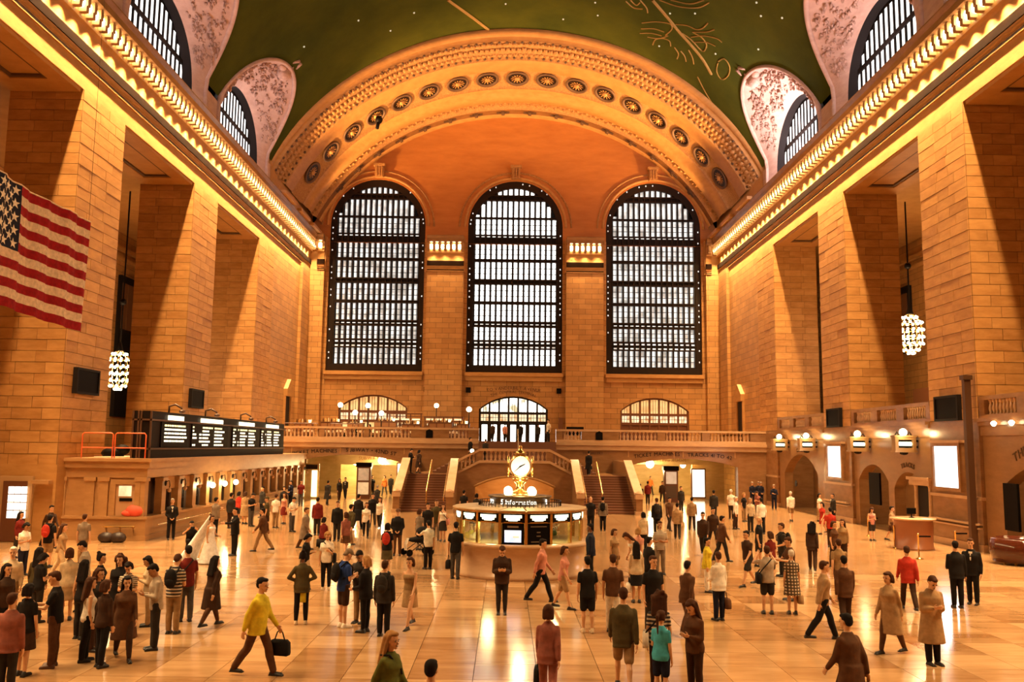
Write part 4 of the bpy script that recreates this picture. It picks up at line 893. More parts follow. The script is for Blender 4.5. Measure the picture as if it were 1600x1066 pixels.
# ------------------------------------------------------------------ information booth and clock
BX, BYC = -.13, 31.0
bo = thing('information_booth', 'round marble and brass information booth with lit fascia panels', 'booth', (BX, BYC, 0))
BMAR = stone('booth_marble', (.50, .30, .17), (.68, .45, .28), objvar=0, rough=.18, bump=.03)
MB().lathe([(2.26, 0), (2.30, .0), (2.30, .12), (2.24, .16), (2.24, .96), (2.30, 1.0)], n=56).build('base', BMAR, bo, True)
MB().lathe([(2.0, .99), (2.40, .99), (2.45, 1.03), (2.45, 1.09), (2.40, 1.13), (2.0, 1.13)], n=56).build('counter', MARBLE_L, bo, True)
MB().lathe([(1.25, .0), (1.25, .82), (2.1, .82), (2.1, .84)], n=32).build('inner_desk', plain((.35, .28, .08), .5, name='booth_desk'), bo)
MB().lathe([(.0, 1.0), (.75, 1.0), (.75, 2.05), (0, 2.05)], n=24).build('core', BRASS, bo)
GLASS, gn, gl, gb = nodes('booth_glass'); gb.inputs['Roughness'].default_value = .03; gb.inputs['Base Color'].default_value = (.9, .95, .85, 1)
tr_ = gn.new('ShaderNodeBsdfTransparent'); gs_ = gn.new('ShaderNodeBsdfGlossy'); gs_.inputs['Roughness'].default_value = .05; ms_ = gn.new('ShaderNodeMixShader'); ms_.inputs[0].default_value = .10
tr_.inputs[0].default_value = (.93, .95, .88, 1); gl.new(tr_.outputs[0], ms_.inputs[1]); gl.new(gs_.outputs[0], ms_.inputs[2]); gl.new(ms_.outputs[0], gn['Material Output'].inputs[0])
RB = 2.14
def pol(a, r, z): return (r*sin(a), -r*cos(a), z)       # a = 0 faces the camera
post = MB().box(-.045, .045, -.05, .05, 0, 1.0).mesh('post'); post.materials.append(BRASS)
A_OFF = radians(4.5); DA = radians(22.5)
for k in range(16):
    a = A_OFF + k*DA; put('post', post, bo, pol(a, RB, 1.12), a)
    am = a + DA/2; w2 = RB*sin(DA/2) - .06; ap = RB*cos(DA/2)
    fr = put('fascia', None, bo, pol(am, ap, 0), am)
    fr_me = MB().box(-w2-.06, w2+.06, -.05, .05, 1.82, 2.10).mesh('fascia_box'); fr_me.materials.append(BLACK); fr.name = 'fascia'
    bpy.data.objects.remove(fr); fr = put('fascia', fr_me, bo, pol(am, ap, 0), am)
    m = MB(); m.box(-w2*.80, w2*.80, -.075, -.045, 1.97, 2.06); m.box(-w2*.62, w2*.62, -.075, -.045, 1.90, 1.97); m.box(-w2*.4, w2*.4, -.075, -.045, 1.87, 1.90); m.build('lit_panel', TUBE, fr)
    kk = k if k < 8 else k-16
    if kk in (-1, 0):
        pn = MB().box(-w2, w2, -.03, .03, 1.13, 1.80).build('display_panel', BLACK, bo); pn.location = pol(am, ap, 0); pn.rotation_euler.z = am
        if kk == -1:
            MB().box(-.27, .27, -.045, -.03, 1.2, 1.58).build('screen', paneglow('map_screen', (.4, .62, 1), (1, 1, 1), .7, 5), pn); MB().box(-.18, .18, -.04, -.03, 1.66, 1.72).build('caption', plain((.25, .2, .15), .5, name='dim_print'), pn)
            MB().box(.0, .2, -.05, -.045, 1.34, 1.40).build('screen_bar', glow((1, .5, .3), .9, 'screen_orange'), pn)
        else:
            for z, hw in ((1.68, .27), (1.50, .06), (1.38, .07), (1.2, .25)): MB().box(-hw, hw, -.04, -.03, z, z+.035).build('caption', plain((.16, .12, .08), .5, name='dim_print2'), pn)
    else:
        g = MB().box(-w2, w2, -.008, .008, 1.13, 1.82).build('pane', GLASS, bo); g.location = pol(am, ap, 0); g.rotation_euler.z = am
MB().lathe([(RB+.03, 1.80), (RB+.03, 1.84), (RB-.06, 1.84), (RB-.06, 1.80)], n=48, ring=True).lathe([(2.18, 2.10), (2.32, 2.12), (2.32, 2.18), (2.18, 2.20)], n=48, ring=True).build('brass_ring', BRASS, bo)
SL = plain((.50, .36, .20), .45, .2, name='roof_panel')
rp_me = MB().add([(-.42, -2.28, 0), (.42, -2.28, 0), (.19, -1.05, .05), (-.19, -1.05, .05), (-.42, -2.28, .04), (.42, -2.28, .04), (.19, -1.05, .09), (-.19, -1.05, .09)], [(0, 3, 2, 1), (4, 5, 6, 7), (0, 1, 5, 4), (1, 2, 6, 5), (2, 3, 7, 6), (3, 0, 4, 7)]).mesh('roof_panel'); rp_me.materials.append(SL)
for k in range(16): put('roof_panel', rp_me, bo, (0, 0, 2.17), A_OFF + k*DA + DA/2)
MB().lathe([(0, 2.16), (2.24, 2.16), (2.24, 2.10), (0, 2.10)], n=40).build('roof_deck', BRONZE, bo)
m = MB()
for k in range(60):
    a = 2*pi*k/60; m.tube([pol(a, 1.42, 2.2), pol(a, 1.42, 2.40)], .012, 4)
m.lathe([(1.40, 2.40), (1.44, 2.40), (1.44, 2.42), (1.40, 2.42)], n=40, ring=True).build('gallery_rail', BRONZE, bo)
MB().lathe([(0, 2.2), (1.12, 2.2), (1.12, 2.26), (1.04, 2.28), (1.04, 2.52), (1.10, 2.54), (1.10, 2.58), (.5, 2.62), (0, 2.62)], n=40).build('sign_drum', plain((.10, .06, .02), .4, .4, name='drum_bronze'), bo, True)
def drum(txt, a0, size, z):
    def place(x, tot):
        a = a0 + (x - tot/2)/1.06; p = pol(a, 1.06, z)
        M = Matrix(((cos(a), sin(a), 0), (0, 0, 1), (sin(a), -cos(a), 0))).transposed().to_4x4(); M.translation = p; return M
    letters(txt, size, glow((1, .96, .8), 1.2, 'drum_letters'), bo, place, .02)
drum('Information', .02, .21, 2.33); drum('5', -.62, .24, 2.32); drum('11', .98, .24, 2.32); drum('TO', -1.15, .2, 2.33)
MB().lathe([(.42, 2.6), (.36, 2.66), (.16, 2.75), (.13, 2.95), (.20, 3.02), (.26, 3.08), (.22, 3.14), (.30, 3.2)], n=20).build('pedestal', BRASS, bo, True)
for k in range(4):
    a = pi/4 + k*pi/2; x, y = .58*sin(a), -.58*cos(a)
    MB().ball((x, y, 2.72), .15, 12, 9).build('globe', GLOBE, bo, True); MB().tube([(x*.4, y*.4, 2.66), (x*.75, y*.75, 2.60), (x, y, 2.58)], .03, 6).build('globe_arm', BRASS, bo)
ck = thing('clock', 'four-faced brass clock with opal dials on top of the information booth', 'clock', (BX, BYC, 3.58))
MB().ball((0, 0, 0), (.36, .36, .40), 20, 14).build('body', BRASS, ck, True)
MB().lathe([(.16, .36), (.22, .40), (.12, .46), (.06, .52), (.05, .56)], n=14).ball((0, 0, .60), .06, 8, 6).lathe([(.24, -.40), (.30, -.36), (.20, -.30)], n=14).build('finial', BRASS, ck, True)
DIAL = glow((1, .95, .80), .42, 'opal_dial')
ck.scale = (1.1, 1.1, 1.1)
for k in range(4):
    f = put('dial', None, ck); 
    me = MB().lathe([(0, .40), (.27, .385), (.30, .37)], n=28, ax='y').mesh('dial', True); me.materials.append(DIAL); bpy.data.objects.remove(f)
    f = put('dial', me, ck, None, k*pi/2)
    MB().lathe([(.30, .33), (.34, .37), (.335, .41), (.30, .41)], n=28, ax='y', ring=True).build('bezel', BRASS, f, True)
    for ang, L, wd, nm in ((radians(63), .16, .024, 'hour_hand'), (radians(228), .27, .016, 'minute_hand')):
        d = Vector((sin(ang), 0, cos(ang))); q = Vector((cos(ang), 0, -sin(ang)))
        MB().add([tuple(d*-.04 + q*wd + Vector((0, -.415, 0))), tuple(d*-.04 - q*wd + Vector((0, -.415, 0))), tuple(d*L - q*wd*.4 + Vector((0, -.415, 0))), tuple(d*L + q*wd*.4 + Vector((0, -.415, 0)))], [(0, 1, 2, 3)]).build(nm, BLACK, f)
lamp('POINT', 'booth_light', (0, 0, 1.7), 60, (1, .95, .5), bo, .5)
for a in (-.7, .8): lamp('POINT', 'booth_light', pol(a, 1.6, 1.7), 28, (.95, .95, .45), bo, .2)
lamp('POINT', 'globe_light', (0, -.9, 3.1), 60, (1, .75, .35), bo, .2)
# ------------------------------------------------------------------ chandeliers
def chandelier(loc, R, H, ztop, label):
    t = thing('chandelier', label, 'chandelier', loc); b_me = MB().ball((0, 0, 0), .085, 8, 6).mesh('bulb', True); b_me.materials.append(BULB)
    rows = [(.55, .42), (.92, .28), (1, .10), (1, -.08), (.96, -.25), (.62, -.40), (.25, -.48)]; m = MB()
    for f, h in rows:
        n = max(4, round(14*f)); m.lathe([(R*f-.02, H*h-.02), (R*f+.02, H*h-.02), (R*f+.02, H*h+.02), (R*f-.02, H*h+.02)], n=20, ring=True)
        for k in range(n): a = 2*pi*k/n + h*5; put('bulb', b_me, t, (R*f*cos(a), R*f*sin(a), H*h))
    for k in range(10):
        a = 2*pi*k/10; m.tube([(R*f*cos(a)*.96, R*f*sin(a)*.96, H*h) for f, h in [(.2, .5)] + rows], .025, 4)
    m.build('frame', BRASS, t); MB().tube([(0, 0, H*.5), (0, 0, ztop-loc[2])], .055, 6).ball((0, 0, H*.5+3.2), .22, 8, 6).lathe([(.25, H*.5), (.1, H*.5+.5)], n=8).build('rod', IRON, t)
    for k in range(3): lamp('POINT', 'chandelier_light', ((R+.45)*cos(2.1*k), (R+.45)*sin(2.1*k), -.3), CHAND_W, WARM, t, .4)
chandelier((-25.5, 56.6, 8.8), .78, 2.5, 20.6, 'melon-shaped chandelier of globe bulbs behind the piers on the board side')
chandelier((25.5, 56.6, 11.8), .78, 2.6, 20.6, 'melon-shaped chandelier of globe bulbs hanging on a long rod on the gate side')
for y in (26.0, 40.5, 56.5, 69.5):
    for sgn in (-1, 1):
        m = MB(); a, b = sorted((sgn*30.7, sgn*31.0)); m.box(a, b, y-1.5, y+1.5, 6.2 if sgn < 0 else 12, 17.2); W = struct(m.build('window_%d' % (30 + int(y) + (1 if sgn > 0 else 0)), IRON), 'dark tall window in the outer gallery wall', 'window')
        for k in range(3):
            a, b = sorted((sgn*30.62, sgn*30.7)); MB().box(a, b, y-1.3+k*.9, y-.55+k*.9, 13, 16.6).build('pane', plain((.16, .07, .03), .2, name='dark_glass'), W)
# ------------------------------------------------------------------ flag
fg = thing('flag', 'large flag of red and white stripes with a blue starred canton hanging in the hall', 'flag', (-14, 21.1, 0))
FL, FHT, FT = 6.35, 3.46, 11.24
def fw(u, v, d=0):       # u along the fly, v down the hoist (0..1): soft folds
    w_ = .05*sin(5.2*u + 1.5*v) + .09*sin(1.3*u + .6) + .02*sin(13*u - 2*v); return (w_ + d, u*FL/FL + .03*v*u*.2 - .06*v*(u > 6.2), FT - FHT*v - .015*u + .05*sin(.8*u)*v)
RED = cloth((.27, .004, .008)); WHI = cloth((.66, .50, .36)); BLU = cloth((.012, .014, .035)); STARM = cloth((.85, .75, .62))
def patch(u0, u1, v0, v1, nu, nv, d=0): 
    return MB().loft([[fw(u0+(u1-u0)*i/nu, v0+(v1-v0)*j/nv, d) for i in range(nu+1)] for j in range(nv+1)], close=False, caps=False)
for k in range(13):
    patch(2.58 if k < 7 else 0, FL, k/13, (k+1)/13, 40, 2).build('stripe', RED if k % 2 == 0 else WHI, fg, True)
cn = patch(0, 2.58, 0, 7/13, 20, 8).build('canton', BLU, fg, True)
for r in range(9):
    for c in range(6 if r % 2 == 0 else 5):
        u = .215 + c*.43 + (.215 if r % 2 else 0); v = (r+1)/10*7/13; pts = []
        for q in range(10):
            rr = .155 if q % 2 == 0 else .062; a = pi*q/5; pts.append(fw(u + rr*sin(a), v - rr*cos(a)/FHT, .012))
        pts2 = [(p[0]-.024, p[1], p[2]) for p in pts]
        MB().add(pts + [fw(u, v, .014)], [(i, (i+1) % 10, 10) for i in range(10)]).build('star', STARM, cn)
MB().tube([fw(i*FL/20, -.004) for i in range(21)], .022, 6).build('header_cord', WHI, fg)
for u in (.1, FL-.1): MB().tube([fw(u, -.004), (fw(u, 0)[0], fw(u, 0)[1], vz(14.0)+.5)], .006, 4).build('hanging_wire', IRON, fg)
# ------------------------------------------------------------------ bar on the balcony
def bar_shelf(x, y, wd, h, label, n):
    t = thing('bar_shelf', label, 'shelf', (x, y, BZ)); m = MB()
    for e in range(n+1): m.box(-wd/2+wd*e/n-.04, -wd/2+wd*e/n+.04, -.2, .2, 0, h)
    for z in (.9, 1.35, 1.8, 2.25): 
        if z < h: m.box(-wd/2, wd/2, -.22, .22, z-.03, z+.03)
    m.box(-wd/2-.1, wd/2+.1, -.3, .3, h-.06, h+.04).build('shelf_frame', WOOD, t)
    for e in range(n):
        for z in (.95, 1.4, 1.85):
            if z + .3 < h: MB().box(-wd/2+wd*(e+.12)/n, -wd/2+wd*(e+.88)/n, .1, .14, z+.05, z+.20).build('lit_back', glow((1, .72, .4), .8, 'bar_light'), t)
    for e in range(n*5): MB().lathe([(.05, 0), (.05, .18), (.018, .25), (.018, .31)], (-wd/2+.15+(wd-.3)*e/(n*5-1), -.1, 1.38), 6).build('bottle', plain(random.choice([(.05, .02, .01), (.25, .10, .03), (.03, .05, .02)]), .15, name='bottle_glass'), t)
bar_shelf(-9.9, 81.5, 2.9, 2.5, 'dark bar shelves of bottles in front of the arched window', 3); bar_shelf(-6.3, 80.5, 3.4, 2.2, 'dark bar shelves of bottles at the foot of the pier', 4)
MB_ = tag(MB().box(-8.3, -3.6, 77.6, 78.4, BZ, BZ+1.15).box(-8.4, -3.5, 77.5, 78.5, BZ+1.15, BZ+1.22).build('bar_counter', WOOD), 'dark timber bar counter on the balcony', 'counter')
def lamp_post(px, py, y, label):
    x0, y0 = unroll(px, py); d = AX_D*F_PX + AX_R*x0 - AX_U*y0; p = CAM + d*((y-CAM.y)/d.y)
    t = thing('lamp_post', label, 'lamp', (p.x, y, BZ), group='lamp posts of the balcony bar'); h = p.z - BZ
    MB().lathe([(.16, 0), (.14, .08), (.05, .14), (.045, h-.3), (.09, h-.24), (.1, h-.2)], n=8).build('post', BRONZE, t); MB().ball((0, 0, h), .22, 12, 9).build('globe', GLOBE, t, True)
    lamp('POINT', 'post_light', (0, -.45, h), 50, (1, .72, .32), t, .15)
for a in ((532, 633, 76, 'globe lamp post at the left end of the balcony bar'), (575, 634, 76, 'globe lamp post in the middle of the arched bar window'), (555, 645, 74, 'lower globe lamp post beside the seated diners'), (596, 646, 74.5, 'lower globe lamp post left of the bar shelves'), (682, 634, 81, 'globe lamp on the shelves at the foot of the pier'), (733, 640, 73.5, 'globe lamp post nearest the head of the stairs')): lamp_post(*a)
r_ = random.Random(9)
for i, x in enumerate((-18.4, -17.0, -15.5, -14.0, -12.6, -11.2, -9.7, -8.2, -6.6, -5.0)):
    y = 72.3 + (i % 3)*1.3; t = thing('bar_table', 'small round white-clothed table on the balcony, %s along the balustrade from the corner' % ['first', 'second', 'third', 'fourth', 'fifth', 'sixth', 'seventh', 'eighth', 'ninth', 'tenth'][i], 'table', (x, y, BZ), group='tables of the balcony bar')
    MB().lathe([(.42, .74), (.42, .78), (0, .785)], n=14).lathe([(.44, .60), (.42, .77)], n=14).build('tabletop', plain((.7, .55, .38), .6, name='table_linen'), t); MB().lathe([(.25, 0), (.24, .03), (.04, .06), (.04, .74)], n=8).build('pedestal', IRON, t)
    g = tag(MB().lathe([(.06, 0), (.01, .01), (.01, .10), (.05, .16), (.045, .25)], n=8).build('wine_glass', glow((1, .8, .5), .5, 'glowing_glass'), None, True, (x+.1, y-.1, BZ+.786)), 'small glinting glass on the %s balcony bar table from the corner' % ORD[i], 'glass', 'glasses on the bar tables')  # glint put in as a faint glow of the glass itself
    for e in (-1, 1):
        c = thing('bar_chair', 'dark wooden chair %s of the %s balcony bar table from the corner' % ('left' if e < 0 else 'right', ORD[i]), 'chair', (x+e*.62, y, BZ), -e*pi/2, 'chairs of the balcony bar')
        MB().box(-.21, .21, -.21, .21, .43, .47).build('seat', WOOD, c); MB().box(-.2, .2, .18, .21, .55, .92).build('backrest', WOOD, c)
        for u in (-.18, .18):
            for v in (-.18, .18): MB().box(u-.02, u+.02, v-.02, v+.02, 0, .43 if v < 0 else .9).build('leg', WOOD, c)
for i, (x, y, wd, h) in enumerate(((-17.6, 74.6, 1.5, 1.35), (-15.6, 76.2, 1.8, 1.5), (-13.3, 75.0, 1.4, 1.4), (-11.0, 76.4, 1.9, 1.6), (-8.6, 74.8, 1.6, 1.35), (-6.2, 75.6, 2.0, 1.55), (-4.2, 74.4, 1.0, 1.4))):
    t = thing('service_cabinet', 'dark waist-high cabinet with bottles among the bar tables, %s from the corner' % ORD[i], 'cabinet', (x, y, BZ), group='cabinets of the balcony bar')
    MB().box(-wd/2, wd/2, -.25, .25, 0, h).box(-wd/2-.05, wd/2+.05, -.3, .3, h, h+.05).build('carcass', WOOD, t)
    for e in range(3): MB().box(-wd/2+.05+e*wd/3, -wd/2+wd/3-.05+e*wd/3, -.27, -.25, h-.42, h-.08).build('drawer', plain((.28, .12, .05), .35, name='drawer_wood'), t)
    for e in range(int(wd*4)): MB().lathe([(.05, 0), (.05, .2), (.02, .27), (.02, .34)], (-wd/2+.15+e*.24, r_.uniform(-.12, .12), h+.05), 6).build('bottle', plain(((.05, .02, .01), (.5, .3, .1), (.7, .55, .35))[e % 3], .15, name='bar_glass'), t)
    MB().lathe([(.09, h+.05), (.12, h+.25), (.05, h+.27)], (wd/2-.25, -.1, 0), 8).build('candle_shade', LITG, t)
for i, x in enumerate((-18.2, -14.6)):
    t = thing('rope_barrier', 'low dark rail with a cord along the bar edge, %s' % ('by the wall' if i == 0 else 'farther along'), 'railing', (x, 70.6, BZ)); MB().tube([(0, 0, 1.25), (2.6, 0, 1.25)], .04, 6).tube([(0, 0, 0), (0, 0, 1.25)], .03, 6).tube([(2.6, 0, 0), (2.6, 0, 1.25)], .03, 6).build('rail', WOOD, t)
tag(MB().box(5.0, 6.6, 82.6, 82.75, BZ+.7, BZ+1.5).box(5.1, 5.2, 82.6, 82.75, BZ, BZ+.7).box(6.4, 6.5, 82.6, 82.75, BZ, BZ+.7).build('notice_board', BLACK), 'dark notice board standing by the pier right of the doors', 'sign')
tag(MB().box(4.35, 4.75, 84.1, 84.3, BZ+.4, BZ+2.4).build('pier_panel', WOOD, None), 'narrow dark panel leaning by the pier right of the doors', 'panel')
# ------------------------------------------------------------------ round desk, stanchions, tub chair on the gate side
dk = thing('round_desk', 'round brown enquiry desk with a pale top by the gate wall', 'desk', (17.4, 39.6, 0))
MB().lathe([(.84, 0), (.84, .06), (.80, .08), (.80, 1.22), (.84, 1.26)], n=28).build('body', plain((.26, .09, .035), .35, name='desk_wood'), dk, True); MB().lathe([(0, 1.26), (.94, 1.26), (.96, 1.30), (.94, 1.34), (0, 1.34)], n=32).build('top', MARBLE_L, dk, True)
tag(MB().lathe([(.12, 0), (.12, .02), (.03, .05), (.03, .18)], n=10).box(-.2, .2, -.03, .03, .16, .42).build('monitor', BLACK, None, False, (17.35, 39.6, 1.34)), 'small black screen on the round desk', 'screen')
for i, (px, py) in enumerate(((1398, 857), (1436, 874), (1494, 868), (1357, 838))):
    p = spot(px, py); t = thing('barrier_post', ['brass belt post left of the round desk', 'brass belt post in front of the round desk', 'brass belt post right of the round desk', 'brass belt post farthest left, near the girl in pink'][i], 'barrier post', p)
    MB().lathe([(.18, 0), (.18, .02), (.05, .06), (.03, .1), (.03, .92), (.045, .93), (.045, 1.0)], n=12).build('post', BRASS, t, True); MB().box(.03, .5, -.01, .01, .86, .92).build('belt', BLACK, t)
tb = thing('tub_chair', 'glossy dark brown rounded tub seat cut by the right edge of the photo', 'chair', (19.2, 34.6, 0)); GB = plain((.06, .014, .006), .08, name='glossy_leather')
m = MB(); m.loft([[(R_*cos(a)*1.0, R_*sin(a), z) for R_, z in ((.95, .1), (1.05, .5), (1.0, .95), (.8, 1.0), (.7, .55), (.7, .1))] for a in [radians(30 + 10*k) for k in range(31)]]).build('back_shell', GB, tb, True); MB().lathe([(0, .15), (.66, .15), (.70, .3), (.66, .48), (0, .52)], n=24).build('seat', GB, tb, True)
for a in range(4): MB().lathe([(.05, 0), (.06, .16)], (.55*cos(a*1.57+.78), .55*sin(a*1.57+.78), 0), 8).build('leg', BRASS, tb)
# ------------------------------------------------------------------ people: one continuous body per pose, clothing as children
def V(*a): return Vector(a)
POSES = {
 'stand':  dict(A=((.14,.03,-1),(.05,-.16,-1))),
 'relax':  dict(A=((.16,.05,-1),(.02,-.25,-1)), legs=((.03,.05),(-.10,.0)), sp=.10, yaw=12),
 'phone':  dict(A=((.12,-.12,-1),(-.50,-.80,.22)), head=(34,0), sp=.08),
 'phone1': dict(A=((.12,-.15,-1),(-.42,-.80,.35)), B=((.14,.03,-1),(.05,-.16,-1)), head=(28,8), sp=.09),
 'cross':  dict(A=((.20,-.16,-1),(-.95,-.40,.14)), B=((.20,-.16,-1),(-.95,-.30,.02)), sp=.12),
 'photo':  dict(A=((.40,-.80,-.20),(-.45,-.45,.75)), head=(-4,0), sp=.11),
 'walk':   dict(A=((.10,-.40,-1),(.03,-.75,-.8)), B=((.10,.42,-1),(.05,.12,-1)), legs=((.42,.14),(-.34,.30)), lean=4),
 'walk2':  dict(A=((.10,.34,-1),(.05,.05,-1)), B=((.10,-.30,-1),(.0,-.6,-.9)), legs=((-.26,.24),(.32,.12)), lean=3),
 'tablet': dict(A=((.16,-.50,-.85),(-.15,-1,.12)), head=(18,0), sp=.14),
 'hold':   dict(A=((.12,-.1,-1),(-.15,-.95,-.25)), B=((.14,.03,-1),(.05,-.2,-1)), sp=.09, yaw=-10),
 'hands':  dict(A=((.18,-.05,-1),(-.62,-.55,-.62)), sp=.12),
 'hips':   dict(A=((.62,.25,-.85),(-.78,-.35,-.40)), sp=.13),
 'bend':   dict(A=((.08,-.35,-1),(-.20,-.80,-.45)), head=(30,0), lean=30, legs=((.12,.15),(-.05,.10))),
 'squat':  dict(A=((.42,-.80,.05),(-.50,-.35,.75)), lean=22, legs=((1.75,2.35),(1.62,2.25)), sp=.15, head=(-6,0)),
 'sit':    dict(A=((.14,-.25,-1),(-.25,-.9,-.1)), legs=((1.5,1.55),(1.5,1.55)), lean=6, sp=.10),
 'reach':  dict(A=((.20,-.85,-.50),(-.05,-1,.05)), B=((.14,.03,-1),(.05,-.16,-1)), sp=.10),
}
def skeleton(pose, fem):
    P = POSES[pose]; S = {}
    lg = P.get('legs', ((0.0, .0), (0.0, .0))); sp = P.get('sp', .085); L1, L2 = .43, .41
    hipz = []; legs = []
    for s, (h, k) in zip((1, -1), lg):
        t = V(s*(sp-.085)*.9, -sin(h), -cos(h)).normalized(); q = V(s*(sp-.085)*.5, sin(k-h), -cos(k-h)).normalized()
        legs.append((s, t, q)); hipz.append(-(t*L1 + q*L2).z + .085)
    H0 = max(hipz); S['hip'] = V(0, 0, H0); S['legs'] = []
    if abs(lg[0][0]) > 1: S['hip'].y = .12
    for s, t, q in legs:
        hp = S['hip'] + V(s*.088, 0, 0); kn = hp + t*L1; an = kn + q*L2; S['legs'].append((hp, kn, an))
    le = radians(P.get('lean', 1)); ty = radians(P.get('yaw', 0)); R = Matrix.Rotation(ty*.4, 3, 'Z') @ Matrix.Rotation(le, 3, 'X')
    S['R'] = R; S['T'] = lambda p: S['hip'] + R @ p          # torso space: origin at the hips
    sw = .155 if fem else .178; S['sw'] = sw
    S['arms'] = []
    A = P['A']; B = P.get('B', A)
    for s, (u, f) in ((1, A), (-1, B)):
        sh = S['T'](V(s*sw, .005, .425)); ud = R @ V(s*u[0], u[1], u[2]).normalized(); fd = R @ V(s*f[0], f[1], f[2]).normalized()
        el = sh + ud*.285; wr = el + fd*.245; S['arms'].append((sh, el, wr, ud, fd, s))
    hp, hy = P.get('head', (3, 0)); S['neck'] = S['T'](V(0, .01, .56))
    S['HR'] = R @ Matrix.Rotation(radians(hy + P.get('yaw', 0)*.5), 3, 'Z') @ Matrix.Rotation(radians(hp), 3, 'X')
    S['Hd'] = lambda p: S['neck'] + S['HR'] @ p              # head space: origin at the base of the neck
    return S
def cap(mb, a, b, ra, rb, n=10):
    d = (b-a); k = 4; pts = []; rad = []
    for i in range(k+1): t = pi/2*i/k; pts.append(-ra*cos(t)); rad.append(ra*sin(t))
    L = d.length; prof = [(max(r, 1e-4), z) for r, z in zip(rad, pts)] + [(max(rb*cos(pi/2*i/k), 1e-4), L + rb*sin(pi/2*i/k)) for i in range(k+1)]
    t = MB().lathe(prof, n=n); q = Vector((0, 0, 1)).rotation_difference(d.normalized() if L > 1e-6 else V(0, 0, 1)).to_matrix()
    mb.add([a + q @ Vector(v) for v in t.v], t.f)
def ell(mb, c, r, R=None, n=14, m=10):
    t = MB().ball((0, 0, 0), r, n, m); R = R or Matrix.Identity(3); mb.add([c + R @ Vector(v) for v in t.v], t.f)
def rings(mb, S, prof, fn, n=18):
    """elliptical rings (height, half width, half depth, forward offset) in torso space"""
    mb.loft([[fn(V(rx*cos(2*pi*k/n), -off + ry*sin(2*pi*k/n), z)) for k in range(n)] for z, rx, ry, off in prof])
REMESH = bpy.data.objects.new('mould', bpy.data.meshes.new('mould')); SHOP.collection.objects.link(REMESH)
md_ = REMESH.modifiers.new('fuse', 'REMESH'); md_.mode = 'VOXEL'; sm_ = REMESH.modifiers.new('soft', 'SMOOTH')
def fuse(mb, vox, it=2, name='body'):
    me = mb.mesh('raw'); REMESH.data = me; md_.voxel_size = vox; sm_.iterations = it; sm_.factor = .5
    out = settle(REMESH); REMESH.data = bpy.data.meshes.new('x'); bpy.data.meshes.remove(me)
    out.name = name; out.materials.clear(); out.materials.append(None); out.polygons.foreach_set('use_smooth', [True]*len(out.polygons)); return out
def torso(fem, g=0.0):
    if fem: return [(-.10, .155+g, .115+g, -.01), (-.02, .172+g, .122+g, -.012), (.08, .155+g, .11+g, 0), (.19, .128+g, .095+g, 0), (.28, .142+g, .105+g, .010), (.34, .154+g, .118+g, .026), (.40, .152+g, .10+g, .012), (.445, .132+g*.8, .086+g*.8, 0), (.49, .088+g*.6, .068+g*.6, 0), (.55, .052+g*.4, .05+g*.4, -.005)]
    return [(-.10, .150+g, .112+g, -.01), (-.02, .163+g, .118+g, -.01), (.08, .158+g, .112+g, 0), (.19, .152+g, .108+g, .002), (.30, .172+g, .120+g, .006), (.38, .180+g, .116+g, .006), (.435, .160+g*.8, .096+g*.8, 0), (.485, .108+g*.6, .078+g*.6, 0), (.55, .062+g*.4, .058+g*.4, -.006)]
def hand(mb, el, wr, s, fd, r):
    q = V(0, 0, -1).rotation_difference(fd).to_matrix(); W = lambda x, y, z: wr + q @ V(s*x, y, z)
    ell(mb, W(0, 0, -.045), (.022, .040, .052), q, 10, 8)
    for i, (y, L) in enumerate(((-.030, .068), (-.010, .078), (.010, .072), (.029, .055))):
        a = W(0, y, -.085); b = W(-.010, y*1.15, -.085-L*.55); c = W(-.034, y*1.1, -.085-L*.92); cap(mb, a, b, .0105, .0095, 6); cap(mb, b, c, .0095, .0085, 6)
    a = W(0, -.034, -.030); b = W(-.012, -.062, -.058); c = W(-.022, -.066, -.090); cap(mb, a, b, .013, .011, 6); cap(mb, b, c, .011, .009, 6)
CACHE = {}
